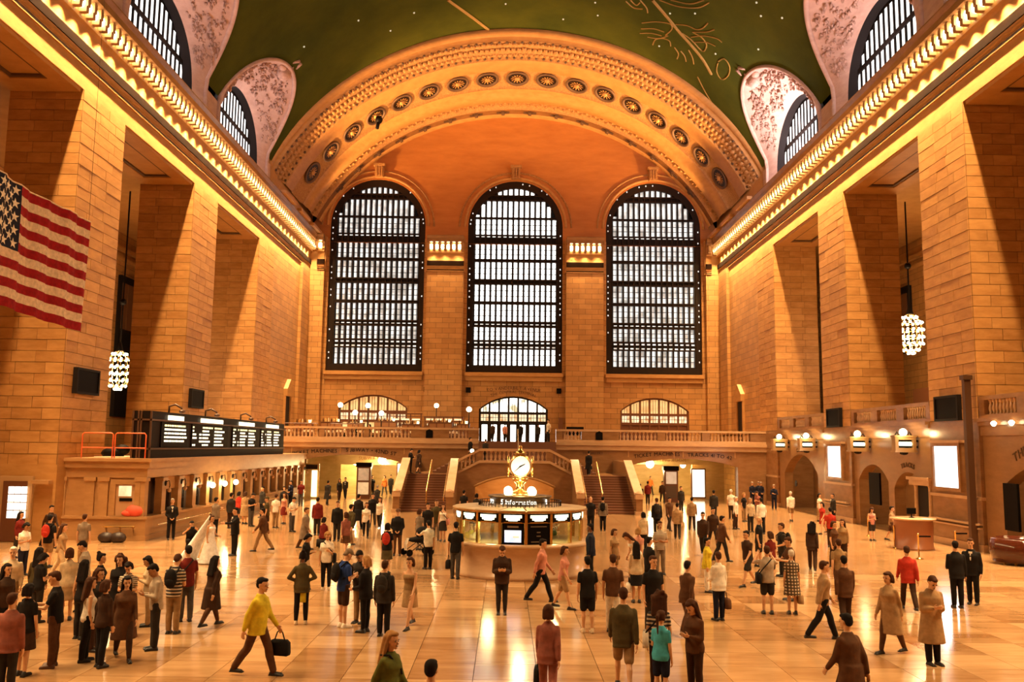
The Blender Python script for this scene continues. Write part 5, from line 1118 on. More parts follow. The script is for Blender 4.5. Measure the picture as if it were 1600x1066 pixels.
def body_mesh(pose, fem):
    k = ('body', pose, fem)
    if k in CACHE: return CACHE[k]
    S = skeleton(pose, fem); mb = MB(); rings(mb, S, torso(fem), S['T'])
    for sh, el, wr, ud, fd, s in S['arms']:
        r = .9 if fem else 1.0
        ell(mb, sh + S['R'] @ V(-s*.01, 0, -.014), (.054*r, .054*r, .054*r), S['R']); cap(mb, sh, el, .048*r, .038*r); cap(mb, el, wr, .039*r, .026*r); hand(mb, el, wr, s, fd, r)
    for (hp, kn, an), s in zip(S['legs'], (1, -1)):
        cap(mb, hp, kn, .085, .055); c = kn + (an-kn)*.30 + V(0, .012, 0); cap(mb, kn, an, .052, .036); cap(mb, kn + (an-kn)*.1, c, .046, .056); cap(mb, c, kn + (an-kn)*.75, .054, .036)
        cap(mb, an + V(0, .03, -.045), an + V(0, -.13, -.058), .036, .026)
    H = S['Hd']; cap(mb, S['T'](V(0, .0, .46)), H(V(0, .0, .08)), .058 if not fem else .048, .052 if not fem else .045)
    ell(mb, H(V(0, -.012, .165)), (.074, .092, .100), S['HR']); ell(mb, H(V(0, -.048, .095)), (.054, .058, .062), S['HR']); ell(mb, H(V(0, .02, .185)), (.075, .085, .085), S['HR'])
    cap(mb, H(V(0, -.098, .145)), H(V(0, -.122, .112)), .010, .016, 8); ell(mb, H(V(0, -.095, .068)), (.026, .018, .012), S['HR'], 8, 6); ell(mb, H(V(0, -.088, .045)), (.028, .026, .024), S['HR'], 8, 6)
    for e in (-1, 1): ell(mb, H(V(e*.077, .005, .135)), (.012, .022, .034), S['HR'], 8, 6); ell(mb, H(V(e*.034, -.088, .160)), (.024, .012, .010), S['HR'], 8, 6)
    CACHE[k] = fuse(mb, .0125, 1, 'person'); return CACHE[k]
def face_mesh(pose, fem):
    k = ('face', pose, fem)
    if k in CACHE: return CACHE[k]
    S = skeleton(pose, fem); H = S['Hd']; mb = MB()
    for e in (-1, 1): ell(mb, H(V(e*.033, -.098, .142)), (.015, .008, .008), S['HR'], 8, 6); ell(mb, H(V(e*.034, -.104, .166)), (.022, .006, .005), S['HR'], 8, 5)
    ell(mb, H(V(0, -.114, .078)), (.026, .006, .006), S['HR'], 8, 5)
    CACHE[k] = mb.mesh('face', True); CACHE[k].materials.append(plain((.03, .012, .008), .5, name='face_lines')); return CACHE[k]
def hair_mesh(pose, fem, st):
    k = ('hair', pose, fem, st)
    if k in CACHE: return CACHE[k]
    S = skeleton(pose, fem); H = S['Hd']; mb = MB(); R = S['HR']
    ell(mb, H(V(0, .022, .192)), (.086, .095, .088), R); ell(mb, H(V(0, .052, .150)), (.078, .062, .085), R); ell(mb, H(V(0, -.05, .235)), (.062, .055, .036), R)
    if st in ('long', 'bob', 'curly', 'pony', 'bun'):
        for e in (-1, 1): cap(mb, H(V(e*.062, .0, .21)), H(V(e*.074, .018, .10)), .032, .030)
    if st == 'long':
        for x in (-.06, -.02, .02, .06): cap(mb, H(V(x, .065, .17)), S['T'](V(x*1.25, .135, .36)), .045, .032)
        for e in (-1, 1): cap(mb, H(V(e*.075, .02, .10)), S['T'](V(e*.095, .06, .43)), .034, .026)
    if st == 'bob':
        for x in (-.055, 0, .055): cap(mb, H(V(x, .06, .17)), H(V(x*1.2, .075, .05)), .05, .04)
    if st == 'curly':
        r_ = random.Random(4)
        for i in range(26): a = r_.uniform(.1, pi-.1); mb_p = H(V(.115*cos(a)*1.05, .03 + r_.uniform(-.02, .07), .15 + .10*sin(a) + r_.uniform(-.10, .03))); ell(mb, mb_p, (.042, .042, .042), R, 8, 6)
        for x in (-.09, -.03, .03, .09): cap(mb, H(V(x, .07, .15)), S['T'](V(x*1.2, .13, .44)), .055, .04)
    if st == 'pony':
        cap(mb, H(V(0, .10, .20)), H(V(0, .155, .16)), .03, .035); cap(mb, H(V(0, .155, .16)), S['T'](V(0, .16, .40)), .038, .016)
    if st == 'bun': ell(mb, H(V(0, .075, .275)), (.048, .048, .045), R)
    if st == 'fringe': ell(mb, H(V(0, .02, .14)), (.082, .075, .03), R)
    if st == 'cap':
        mb = MB(); ell(mb, H(V(0, .005, .205)), (.092, .112, .082), R); t = [H(V(.075*cos(a), -.085 - .085*sin(a), .205)) for a in [pi*i/8 for i in range(9)]]; mb.loft([[p for p in t], [p + R @ V(0, 0, .022) for p in t]], close=True)
        ell(mb, H(V(0, .055, .14)), (.070, .05, .06), R)
    CACHE[k] = fuse(mb, .014, 2, 'hair' if st != 'cap' else 'cap'); return CACHE[k]
def top_mesh(pose, fem, kind):
    """tee, tank, long (sleeves), jacket, coat, dress (tee + skirt), gown"""
    k = ('top', pose, fem, kind)
    if k in CACHE: return CACHE[k]
    S = skeleton(pose, fem); mb = MB(); g = {'tee': .02, 'tank': .014, 'long': .02, 'jacket': .034, 'coat': .04, 'dress': .018, 'gown': .014, 'suit': .032}[kind]
    pr = torso(fem, g); pr = pr[1:] if kind in ('dress', 'gown') else pr
    if kind in ('tank', 'gown'): pr = pr[:-3] + [(.43, .12, .086, 0)]
    if kind in ('jacket', 'suit', 'coat'): pr = [(-.16, pr[0][1]+.012, pr[0][2]+.02, -.01)] + pr
    elif kind in ('tee', 'long'): pr = [(-.12, pr[0][1], pr[0][2]+.008, -.01)] + pr[1:]
    rings(mb, S, pr, S['T'])
    for sh, el, wr, ud, fd, s in S['arms']:
        if kind in ('tank', 'gown'): cap(mb, sh + S['R'] @ V(-s*.06, .05, -.05), sh + S['R'] @ V(-s*.06, -.03, .035), .022, .018); continue
        r = (.058 if fem else .066) + (g-.02)*.7
        ell(mb, sh + S['R'] @ V(-s*.022, 0, -.02), (r*.92, r*.92, r*.86), S['R'])
        if kind in ('tee', 'dress'): cap(mb, sh, sh + (el-sh)*.62, r*.86, r*.84)
        else: cap(mb, sh, el, r*.84, r*.72); cap(mb, el, wr - (wr-el)*.06, r*.72, r*.56)
    if kind in ('jacket', 'coat', 'suit'):
        for e in (-1, 1): cap(mb, S['T'](V(e*.055, .045, .535)), S['T'](V(e*.035, -.11, .40)), .020, .014)
    if kind in ('coat', 'dress', 'gown'):
        z = S['hip'].z; n = 20; e0 = {'coat': .42, 'dress': .52, 'gown': .02}[kind]; w0, w1 = (.20, .27) if kind == 'coat' else (.175, .24 if kind == 'dress' else .44)
        mb.loft([[V((w0+(w1-w0)*t)*cos(2*pi*j/n)*(1+.03*cos(7*2*pi*j/n)*t), S['hip'].y + .02 + (w0*.78+(w1-w0)*.9*t)*sin(2*pi*j/n)*(1+.03*cos(7*2*pi*j/n)*t), z+.06 + (e0-z-.06)*t) for j in range(n)] for t in (0, .25, .5, .75, 1)])
    if kind == 'gown':
        for x in range(9):
            f = x/8; cap(mb, V(-.30+.6*f, .25, .06), V(-.45+.9*f, 1.25+.25*sin(3*f), .035), .07, .03)
    CACHE[k] = fuse(mb, .018, 3, {'tee': 'shirt', 'tank': 'vest_top', 'long': 'shirt', 'jacket': 'jacket', 'coat': 'coat', 'dress': 'dress', 'gown': 'gown', 'suit': 'suit_jacket'}[kind]); return CACHE[k]
def bot_mesh(pose, fem, kind):
    k = ('bot', pose, fem, kind)
    if k in CACHE: return CACHE[k]
    S = skeleton(pose, fem); mb = MB(); g = .012
    rings(mb, S, [(-.13, .12, .10, 0), (-.06, .158+g, .115+g, -.01), (.03, .162+g, .115+g, -.005), (.10, .152+g, .108+g, 0)], S['T'])
    if kind == 'skirt':
        z = S['hip'].z; n = 18; b = .50
        mb.loft([[V((.165+.045*t)*cos(2*pi*j/n), S['hip'].y + (.125+.07*t)*sin(2*pi*j/n), z+.05 + (b-z-.05)*t) for j in range(n)] for t in (0, .35, .7, 1)])
    else:
        f = {'trousers': .97, 'leggings': .95, 'shorts': .0, 'cropped': .55}[kind]; r0, r1, r2 = (.100, .076, .064) if kind == 'trousers' else (.098, .070, .050) if kind == 'leggings' else (.104, .088, .08)
        for hp, kn, an in S['legs']:
            if f > 0:
                c = kn + (an-kn)*.32 + V(0, .014, 0); rb = max(r1, .070); cap(mb, hp, kn, r0, r1)
                cap(mb, kn, c, r1, rb); cap(mb, c, kn + (an-kn)*f, rb, r2)
            else: cap(mb, hp, hp + (kn-hp)*.86, r0, r1)
    CACHE[k] = fuse(mb, .018, 3, {'trousers': 'trousers', 'leggings': 'leggings', 'shorts': 'shorts', 'cropped': 'shorts', 'skirt': 'skirt'}[kind]); return CACHE[k]
def shoe_mesh(pose, fem, side):
    k = ('shoe', pose, fem, side)
    if k in CACHE: return CACHE[k]
    S = skeleton(pose, fem); mb = MB()
    for (hp, kn, an), s in zip(S['legs'], (1, -1)):
        if s != side: continue
        b = V(an.x, an.y, an.z); cap(mb, b + V(0, .035, -.045), b + V(s*.012, -.15, -.056), .042, .034); cap(mb, b + V(0, .01, -.01), b + V(0, .03, -.05), .045, .045)
        t = MB().box(b.x-.042, b.x+.045, b.y-.19, b.y+.08, b.z-.085, b.z-.062); mb.add(t.v, t.f)
    CACHE[k] = fuse(mb, .014, 1, 'shoe'); return CACHE[k]
SKIN = {'l': plain((.62, .33, .17), .5, name='skin_light'), 'm': plain((.42, .20, .09), .5, name='skin_tan'), 'd': plain((.16, .065, .03), .5, name='skin_brown')}
HAIRC = {'k': (.010, .006, .005), 'b': (.060, .022, .009), 'o': (.36, .18, .06), 'g': (.32, .26, .20), 'w': (.62, .55, .46)}
CC = {'blk': (.010, .008, .008), 'char': (.028, .022, .018), 'navy': (.010, .012, .030), 'blue': (.02, .05, .22), 'teal': (.06, .38, .50), 'wht': (.82, .74, .62), 'snow': (.95, .93, .90), 'crm': (.60, .45, .28), 'gry': (.22, .16, .11), 'lgry': (.42, .33, .24),
      'brn': (.10, .042, .018), 'dbrn': (.045, .020, .010), 'kha': (.30, .18, .08), 'tan': (.38, .23, .11), 'olv': (.075, .055, .020), 'red': (.42, .030, .015), 'dred': (.16, .015, .010), 'pnk': (.58, .24, .17), 'org': (.62, .17, .03), 'yel': (.66, .52, .03), 'den': (.085, .075, .070), 'grn': (.10, .11, .02), 'mau': (.26, .085, .06)}
def sharing(par, me, m, name=None):
    o = put(name or me.name.split('.')[0], me, par)
    o.material_slots[0].link = 'OBJECT'; o.material_slots[0].material = m; return o
ACC = []; PEOPLE = []
def person(px, py, H, sex, pose, face, top, bot, hair, label, z=0.0, at=None, skin='l', shoes='blk', extra=None, group='travellers on the concourse floor'):
    """(px, py): where the photo shows the top of the head; H: standing height; face: turn, 0 = towards the viewer, 90 = towards the gates"""
    fem = sex == 'f'; S = skeleton(pose, fem); hy = S['Hd'](V(0, .02, .275)); k = H/1.75
    if at is None: p = spot(px, py, z + hy.z*k)
    else:
        u0, v0 = unroll(px, py); dd = AX_D*F_PX + AX_R*u0 - AX_U*v0; p = CAM + dd*(at/dd.y)
    a = radians(face); off = Matrix.Rotation(a, 3, 'Z') @ V(hy.x*k, hy.y*k, 0)
    loc = V(p.x - off.x, p.y - off.y, z)
    o = put('person', body_mesh(pose, fem), None, loc, a, (k, k, k)); o.material_slots[0].link = 'OBJECT'; o.material_slots[0].material = SKIN[skin]
    tag(o, label, 'person', group); PEOPLE.append(o)
    if z == 0: loc.x = max(-18.9, min(19.0, loc.x)); loc.y = min(loc.y, 82.6); o.location = loc
    near = p.y < 42
    if near: put('face', face_mesh(pose, fem), o)
    hs, hc = hair
    if hs != 'bald': sharing(o, hair_mesh(pose, fem, hs), cloth(HAIRC.get(hc) or CC[hc]))
    tk, tc = top; sharing(o, top_mesh(pose, fem, tk), STRIPED if tc == 'str' else STRIPEB if tc == 'stb' else PLAID if tc == 'pla' else cloth(CC[tc]))
    if bot: sharing(o, bot_mesh(pose, fem, bot[0]), cloth(CC[bot[1]]))
    if tk != 'gown':
        for e in (1, -1): sharing(o, shoe_mesh(pose, fem, e), plain(CC[shoes], .5, name='shoe_leather'))
    if top[0] == 'suit': 
        kk = ('shirtfront', pose); 
        if kk not in CACHE: CACHE[kk] = MB().add([tuple(S['T'](V(x, -.158 + abs(x)*.3 + dz, z_))) for x, z_, dz in ((-.05, .49, .035), (.05, .49, .035), (.012, .26, .0), (-.012, .26, .0))], [(0, 1, 2, 3)]).add([tuple(S['T'](V(x, -.163 + dz, z_))) for x, z_, dz in ((-.012, .48, .035), (.012, .48, .035), (.018, .3, .0), (0, .27, .0), (-.018, .3, .0))], [(0, 1, 2, 3, 4)]).mesh('shirt_front'); CACHE[kk].materials.append(cloth(CC['wht']))
        put('shirt_front', CACHE[kk], o)
    if extra:
        for e in (extra if isinstance(extra, list) else [extra]): ACC.append((e, o, S, k, a))
    return o
def weave(name, c1, c2, sx, sz):
    m, n, l, b = nodes(name); tc = n.new('ShaderNodeTexCoord'); sp = n.new('ShaderNodeSeparateXYZ'); l.new(tc.outputs['Object'], sp.inputs[0])
    mx = n.new('ShaderNodeMix'); mx.data_type = 'RGBA'; mx.inputs[6].default_value = (*c1, 1); mx.inputs[7].default_value = (*c2, 1); acc = None
    for out, s in (('X', sx), ('Z', sz)):
        if not s: continue
        w_ = n.new('ShaderNodeMath'); w_.operation = 'MULTIPLY'; w_.inputs[1].default_value = s; l.new(sp.outputs[out], w_.inputs[0])
        f = n.new('ShaderNodeMath'); f.operation = 'FRACT'; l.new(w_.outputs[0], f.inputs[0]); g = n.new('ShaderNodeMath'); g.operation = 'GREATER_THAN'; g.inputs[1].default_value = .55; l.new(f.outputs[0], g.inputs[0])
        if acc is None: acc = g
        else: q = n.new('ShaderNodeMath'); q.operation = 'MAXIMUM'; l.new(acc.outputs[0], q.inputs[0]); l.new(g.outputs[0], q.inputs[1]); acc = q
    l.new(acc.outputs[0], mx.inputs[0]); l.new(mx.outputs[2], b.inputs['Base Color']); b.inputs['Roughness'].default_value = .85; return m
STRIPED = weave('striped_jersey', (.03, .025, .03), (.60, .48, .34), 0, 14); STRIPEB = weave('fine_striped_jersey', (.62, .50, .36), (.05, .03, .02), 0, 22); PLAID = weave('plaid_cotton', (.60, .46, .30), (.06, .035, .02), 12, 12)
T = ('trousers', 'blk'); G2 = 'ticket queue by the departures board'; G3 = 'people by the gates'; G4 = 'people on the stairs and balcony'
# --- group at the left edge
person(33,799,1.66,'f','relax',70,('long','dred'),('trousers','char'),('long','k'),'woman with long dark hair in a deep red top, back by the pier door')
person(44,817,1.68,'f','phone',60,('tee','wht'),('trousers','navy'),('bob','k'),'woman in white tee with a dark headband near the pier door', skin='m')
person(79,804,1.76,'m','stand',175,('tee','blk'),('shorts','kha'),('short','k'),'man seen from behind carrying a red backpack by the office end', extra=('backpack','red','bright red backpack on the man near the ticket office end'))
person(46,789,1.74,'m','walk',60,('long','dbrn'),T,('short','k'),'man in dark brown walking past the timber pier door')
person(133,803,1.70,'m','stand',180,('tee','gry'),('trousers','kha'),('short','b'),'man in grey at the ledge of the ticket office end')
person(100,818,1.68,'f','walk2',90,('long','tan'),('trousers','crm'),('long','b'),'woman in tan walking right, in front of the ticket office end')
person(24,854,1.74,'m','relax',10,('long','crm'),('trousers','kha'),('short','w'),'grey-haired man in a cream shirt at the left edge of the crowd')
person(60,855,1.68,'f','relax',180,('long','olv'),('trousers','dbrn'),('long','k'),'dark-haired woman in an olive top seen from behind, left crowd')
person(81,864,1.62,'f','phone',150,('tee','blk'),('trousers','char'),('bob','k'),'short woman in black between the olive top and the fair hair')
person(101,856,1.70,'f','stand',200,('long','crm'),('skirt','tan'),('bob','b'),'woman in a pale cream top seen from behind in the left crowd')
person(126,846,1.76,'m','phone',-80,('long','lgry'),('trousers','gry'),('short','k'),'dark-haired man in a light grey shirt looking left over the crowd')
person(158,864,1.66,'f','relax',85,('tee','blk'),('trousers','char'),('bun','k'),'woman with a top knot facing right, in black')
person(155,887,1.66,'f','cross',80,('tee','char'),('trousers','dbrn'),('long','b'),'woman with folded arms in a charcoal tee, below the top knot')
person(189,866,1.68,'f','stand',0,('coat','blk'),('leggings','blk'),('curly','b'),'woman with long curly brown hair in a black coat')
person(200,879,1.64,'f','phone',10,('tee','stb'),('skirt','char'),('bob','k'),'woman in a striped tee looking down at her phone, strap over shoulder')
person(229,869,1.62,'f','phone1',-70,('jacket','crm'),('trousers','tan'),('long','k'),'woman in a beige cardigan behind the man in the grey shirt')
person(236,882,1.76,'m','phone',-60,('long','lgry'),('trousers','char'),('short','k'),'man in light grey shirt and dark trousers reading his phone', skin='m')
person(90,892,1.78,'m','tablet',-75,('tee','blk'),('trousers','brn'),('short','b'),'man in a black tee holding a dark tablet out to the left', shoes='brn', extra=('tablet','blk','dark tablet held out by the man in the black tee'))
person(133,874,1.68,'f','relax',170,('tank','blk'),('trousers','char'),('long','k'),'woman with long black hair seen from behind in a black vest top')
person(137,902,1.60,'f','relax',120,('tank','wht'),('trousers','blk'),('long','b'),'woman in a white vest top behind the man with the tablet')
person(12,880,1.66,'f','stand',60,('long','dbrn'),('trousers','blk'),('long','k'),'long-haired woman in dark brown at the far left edge')
person(46,911,1.64,'f','relax',170,('tee','blk'),('skirt','dbrn'),('bob','k'),'bare-legged woman in black behind the tablet man', skin='l')
person(20,926,1.70,'m','stand',180,('jacket','mau'),('trousers','char'),('short','b'),'largest figure at the left edge, in a dull red jacket and dark trousers')
person(198,900,1.66,'f','walk',30,('coat','brn'),('leggings','dbrn'),('long','k'),'woman in a brown coat striding between the phone readers')
person(168,905,1.62,'f','relax',150,('long','dbrn'),('trousers','blk'),('bob','b'),'woman in dark brown in the middle of the left crowd')
# --- wedding group and its neighbours
person(270,779,1.78,'m','hands',25,('suit','blk'),T,('short','g'),'bald-looking man in a black suit waiting against the ticket ledge')
person(300,814,1.74,'m','squat',25,('tee','blk'),('trousers','blk'),('short','k'),'photographer in black crouching beside the ticket ledge', extra=('camera','blk','black camera held up by the crouching photographer'))
person(331,805,1.68,'f','hold',70,('gown','snow'),None,('bun','b'),'bride in a white gown with train and veil', extra=('veil','wht',''))
person(369,793,1.80,'m','reach',-50,('suit','blk'),T,('short','k'),'groom in a black suit and white shirt facing the bride')
person(280,866,1.76,'m','phone',175,('tee','str'),('trousers','kha'),('short','b'),'man in a striped tee and khakis seen from behind, dark pack on back', extra=('backpack','blk','black backpack on the man in the striped tee'))
person(295,852,1.78,'m','relax',-150,('tee','dred'),('trousers','den'),('short','k'),'man in a dark red tee beside the striped tee', extra=('satchel','blk','black shoulder bag on the man in the dark red tee'))
person(337,868,1.66,'f','walk',150,('coat','dbrn'),('leggings','brn'),('long','k'),'long-haired woman in a brown coat walking away toward the bride')
person(410,902,1.82,'m','walk',75,('jacket','yel'),('trousers','brn'),('short','k'),'worker in a yellow high-visibility jacket striding at the front', extra=('toolbag','blk','small black tool bag carried by the worker in yellow'))
# --- queue at the ticket windows
person(338,777,1.76,'m','reach',150,('jacket','gry'),('trousers','blk'),('short','k'),'man in a grey jacket leaning to a ticket window', group=G2)
person(362,770,1.76,'m','stand',160,('jacket','char'),('trousers','dbrn'),('short','k'),'man in a dark jacket queuing behind the groom', group=G2)
person(374,768,1.66,'f','relax',150,('long','red'),('skirt','char'),('bob','k'),'woman in red at the ticket windows, right of the three lit globes', group=G2)
person(384,768,1.70,'f','stand',170,('coat','tan'),None,('bob','b'),'woman in a long beige coat at the ticket windows', group=G2)
person(397,771,1.72,'m','phone',60,('tee','blk'),('trousers','den'),('short','k'),'man in black reading a paper right of the beige coat', group=G2)
person(411,760,1.78,'m','stand',-40,('jacket','char'),T,('short','k'),'tall dark figure looking over the queue at the ticket windows', group=G2)
person(418,776,1.68,'m','relax',-90,('tee','olv'),('shorts','dbrn'),('cap','olv'),'man in an olive cap and tee in the ticket queue', group=G2)
person(411,794,1.74,'m','walk',-90,('jacket','brn'),('trousers','kha'),('short','k'),'man in a brown jacket striding left past the ticket queue')
person(432,772,1.70,'m','stand',170,('tee','wht'),('trousers','kha'),('short','b'),'man in a white tee seen from behind at the end of the queue', group=G2)
person(445,770,1.64,'f','relax',-30,('tank','pnk'),('skirt','dred'),('long','b'),'woman in pink top and dark red skirt at the end of the queue', group=G2)
person(444,760,1.72,'f','stand',20,('jacket','blk'),('leggings','blk'),('bob','k'),'woman in black near the yellow-lit shop doorway', group=G2)
person(455,751,1.76,'m','hold',-30,('suit','navy'),T,('short','k'),'man in a navy suit by the last ticket window', group=G2)
person(471,750,1.78,'m','relax',0,('tee','dred'),('trousers','den'),('short','k'),'man in a dark red tee standing before the shop doorway')
person(461,777,1.70,'m','phone',60,('tee','wht'),('trousers','den'),('short','k'),'man in a white tee with arms forward near the archway')
person(479,793,1.70,'m','walk2',90,('coat','gry'),('trousers','brn'),('short','b'),'man in a long grey coat crossing in front of the archway')
person(497,777,1.76,'m','stand',180,('jacket','dred'),('trousers','char'),('short','k'),'man in a maroon jacket walking into the subway archway')
person(513,751,1.76,'m','walk',170,('coat','char'),T,('short','k'),'man in a charcoal coat under the ticket machines lettering')
person(531,748,1.72,'f','walk2',20,('jacket','blk'),('leggings','dbrn'),('long','k'),'woman in a black jacket under the smaller archway lamp')
person(540,746,1.74,'m','walk',0,('suit','char'),T,('short','k'),'man in a charcoal suit coming out of the subway archway')
person(528,783,1.74,'m','stand',0,('jacket','blk'),('trousers','char'),('short','b'),'man in a black open jacket right of the maroon jacket')
person(507,808,1.62,'f','sit',160,('long','dred'),('trousers','dbrn'),('bob','k'),'person in a dark red top sitting on luggage', extra=('suitcase_under','char','dark suitcase used as a seat in front of the archway'))
person(549,788,1.78,'m','walk',150,('jacket','olv'),('trousers','kha'),('short','k'),'man in an olive jacket walking toward the subway archway')
person(541,800,1.68,'f','walk2',-150,('long','mau'),('skirt','brn'),('bob','b'),'woman in a dull red top before the olive jacket')
person(561,772,1.78,'m','walk2',160,('coat','blk'),T,('short','k'),'man in a long black coat in front of the poster kiosk')
person(573,785,1.66,'f','walk',10,('tee','wht'),('leggings','blk'),('long','b'),'woman in a white tee and black leggings striding to the viewer')
person(583,771,1.76,'m','walk2',0,('jacket','blk'),('trousers','den'),('short','k'),'man in a black jacket walking beside the white tee')
person(594,777,1.64,'f','walk',0,('long','wht'),('leggings','char'),('long','b'),'woman in a white sweater walking left of the stair newel')
person(590,758,1.72,'m','walk',160,('jacket','char'),('trousers','dbrn'),('short','g'),'grey-haired man walking under the large archway lamp')
person(582,743,1.74,'m','stand',20,('tee','blk'),T,('short','k'),'man in black deep in the subway archway, right of the kiosk')
person(601,743,1.70,'f','walk2',-20,('jacket','org'),('trousers','den'),('bob','b'),'woman in an orange jacket deep in the subway archway')
person(611,742,1.76,'m','walk',0,('jacket','char'),T,('short','k'),'man in charcoal at the right side of the subway archway')
person(622,795,1.78,'m','hands',5,('jacket','blk'),('trousers','brn'),('cap','brn'),'man in a black zip jacket and brown cap before the steps')
person(606,817,1.66,'f','relax',170,('tee','blk'),('skirt','olv'),('bob','k'),'woman in black with an olive skirt carrying a red backpack', extra=('backpack','red','bright red backpack on the woman in the olive skirt'))
# --- middle front
person(487,834,1.64,'f','phone1',85,('tee','blk'),('skirt','crm'),('bob','k'),'woman in a black tee and cream skirt facing right')
person(510,831,1.70,'f','phone1',10,('tee','wht'),('leggings','blk'),('bob','o'),'fair-haired woman in a bright white tunic and black leggings', shoes='crm', extra=('satchel','blk','black strap bag on the woman in the white tunic'))
person(474,861,1.70,'f','hips',-170,('jacket','olv'),('leggings','blk'),('bun','k'),'woman in an olive jacket and black leggings, hand on a yellow bag', skin='d', shoes='crm', extra=('handbag','yel','yellow shoulder bag of the woman in the olive jacket'))
person(548,858,1.82,'m','phone',130,('tee','blue'),('shorts','dbrn'),('cap','gry'),'big man in a blue tee, brown shorts and grey cap', shoes='wht', extra=('backpack','blk','large black backpack on the man in the blue tee'))
person(560,861,1.74,'m','phone',-20,('jacket','char'),('trousers','kha'),('short','k'),'man in a dark jacket and khakis facing the blue tee', skin='m')
person(583,870,1.70,'f','hold',-110,('jacket','blk'),('leggings','blk'),('bob','o'),'fair-haired woman in a black jacket and black leggings')
person(592,874,1.66,'m','stand',170,('jacket','char'),('trousers','blk'),('short','b'),'person in charcoal close behind the fair-haired woman', extra=('backpack','char','charcoal backpack behind the fair-haired woman'))
person(641,870,1.68,'f','walk',-20,('tank','kha'),('skirt','tan'),('bob','b'),'woman in a khaki vest top and tan skirt walking alone')
person(670,813,1.66,'m','reach',-150,('tee','wht'),('trousers','blk'),('short','k'),'man in a white tee pushing a black pushchair')
person(669,786,1.76,'m','relax',0,('tee','blk'),('trousers','char'),('short','k'),'man in black left of the stair newel group')
person(656,795,1.66,'f','stand',150,('tee','gry'),('trousers','lgry'),('bob','b'),'woman in grey behind the pushchair')
person(683,781,1.80,'m','relax',0,('jacket','olv'),('trousers','gry'),('short','b'),'tall man in an olive jacket in front of the board side stairs')
person(692,787,1.66,'f','relax',-10,('tank','wht'),('skirt','char'),('long','b'),'woman in a white top and charcoal skirt left of the booth', extra=('satchel','pnk','pink bag of the woman in the charcoal skirt'))
person(612,985,1.70,'f','walk',60,('jacket','grn'),('trousers','org'),('long','o'),'blond woman in a green jacket at the bottom edge', extra=('satchel','org','orange bag of the blond woman in green'))
person(674,1030,1.72,'m','walk2',170,('jacket','kha'),('trousers','dbrn'),('short','k'),'dark-haired person cut by the bottom edge, left of the tiled middle')
person(719,815,1.80,'m','relax',170,('tee','blk'),('trousers','den'),('short','k'),'man in a black tee and jeans leaning at the booth counter', extra=('carrybag','blk','black bag held by the man at the booth counter'))
person(785,854,1.74,'m','phone',0,('jacket','dbrn'),('leggings','char'),('short','b'),'lone figure in an open brown jacket with a phone before the booth')
person(848,842,1.76,'m','walk',80,('long','pnk'),('trousers','blk'),('short','k'),'man in a pink shirt and black trousers striding right before the booth')
person(882,853,1.66,'f','walk2',70,('tee','pnk'),('shorts','tan'),('bob','b'),'woman in a pale pink tee and tan shorts before the booth')
person(857,944,1.68,'f','walk',175,('jacket','mau'),('trousers','mau'),('bob','b'),'woman in dusty red seen from behind at the bottom middle', extra=('carrybag','blk','black bag carried by the woman in dusty red'))
person(725,766,1.74,'m','stand',170,('tee','blk'),T,('short','k'),'dark figure behind the booth roof, left of the low arch'); person(745,771,1.70,'f','walk',170,('jacket','char'),T,('bob','k'),'second dark figure behind the booth roof, in the low arch')
person(755,815,1.68,'m','stand',-20,('tee','yel'),('trousers','gry'),('short','k'),'booth clerk in a pale yellow shirt behind the glass', group='clerks inside the booth'); person(732,819,1.64,'f','stand',20,('tee','crm'),('trousers','gry'),('short','g'),'booth clerk in cream near the left end of the booth', group='clerks inside the booth'); person(868,812,1.66,'f','stand',60,('long','grn'),('trousers','gry'),('bob','b'),'booth clerk in green at the right end of the booth', group='clerks inside the booth')
# --- right of the booth
person(923,818,1.80,'m','stand',-100,('suit','navy'),T,('short','k'),'man in a navy suit at the right end of the booth', skin='d'); person(923,776,1.78,'m','relax',-10,('tee','blk'),T,('bald','k'),'bald man in black at the foot of the gate side stairs')
person(942,776,1.74,'m','stand',170,('jacket','gry'),('trousers','blk'),('short','k'),'man in a grey jacket facing the gate side stairs', extra=('backpack','blk','black pack on the man facing the gate side stairs'))
person(927,869,1.72,'m','relax',185,('tee','blk'),('shorts','blk'),('short','k'),'person all in black with bare legs and white socks', shoes='crm'); person(949,866,1.76,'m','relax',165,('tee','brn'),('trousers','wht'),('short','b'),'man in a brown tee and bright white trousers')
person(974,834,1.70,'f','bend',-70,('tank','wht'),('leggings','gry'),('long','b'),'long-haired woman in a white vest top bending forward'); person(960,826,1.62,'f','stand',40,('tee','tan'),('shorts','kha'),('bob','b'),'woman in tan behind the bending woman')
person(998,824,1.68,'f','walk',150,('tee','pnk'),('shorts','tan'),('bob','o'),'woman in a pink tee walking away, right of the booth'); person(994,846,1.66,'f','stand',180,('long','crm'),('skirt','blk'),('long','k'),'dark-haired woman in a cream blouse and black skirt, from behind', extra=('carrybag','wht','white paper bag of the woman in the black skirt'))
person(1014,838,1.74,'m','stand',120,('tee','blk'),('trousers','char'),('short','k'),'man in black left of the striped tee with folded arms'); person(1031,814,1.78,'m','cross',5,('tee','stb'),('trousers','gry'),('short','b'),'man in a striped tee with folded arms', skin='m')
person(1005,800,1.66,'f','relax',170,('tee','crm'),('trousers','blk'),('bob','k'),'woman in a cream tee seen from behind near the gate side steps'); person(1026,778,1.80,'m','stand',180,('jacket','blk'),T,('short','b'),'broad man in a black jacket before the waiting room archway', extra=('backpack','char','dark pack on the broad man in black'))
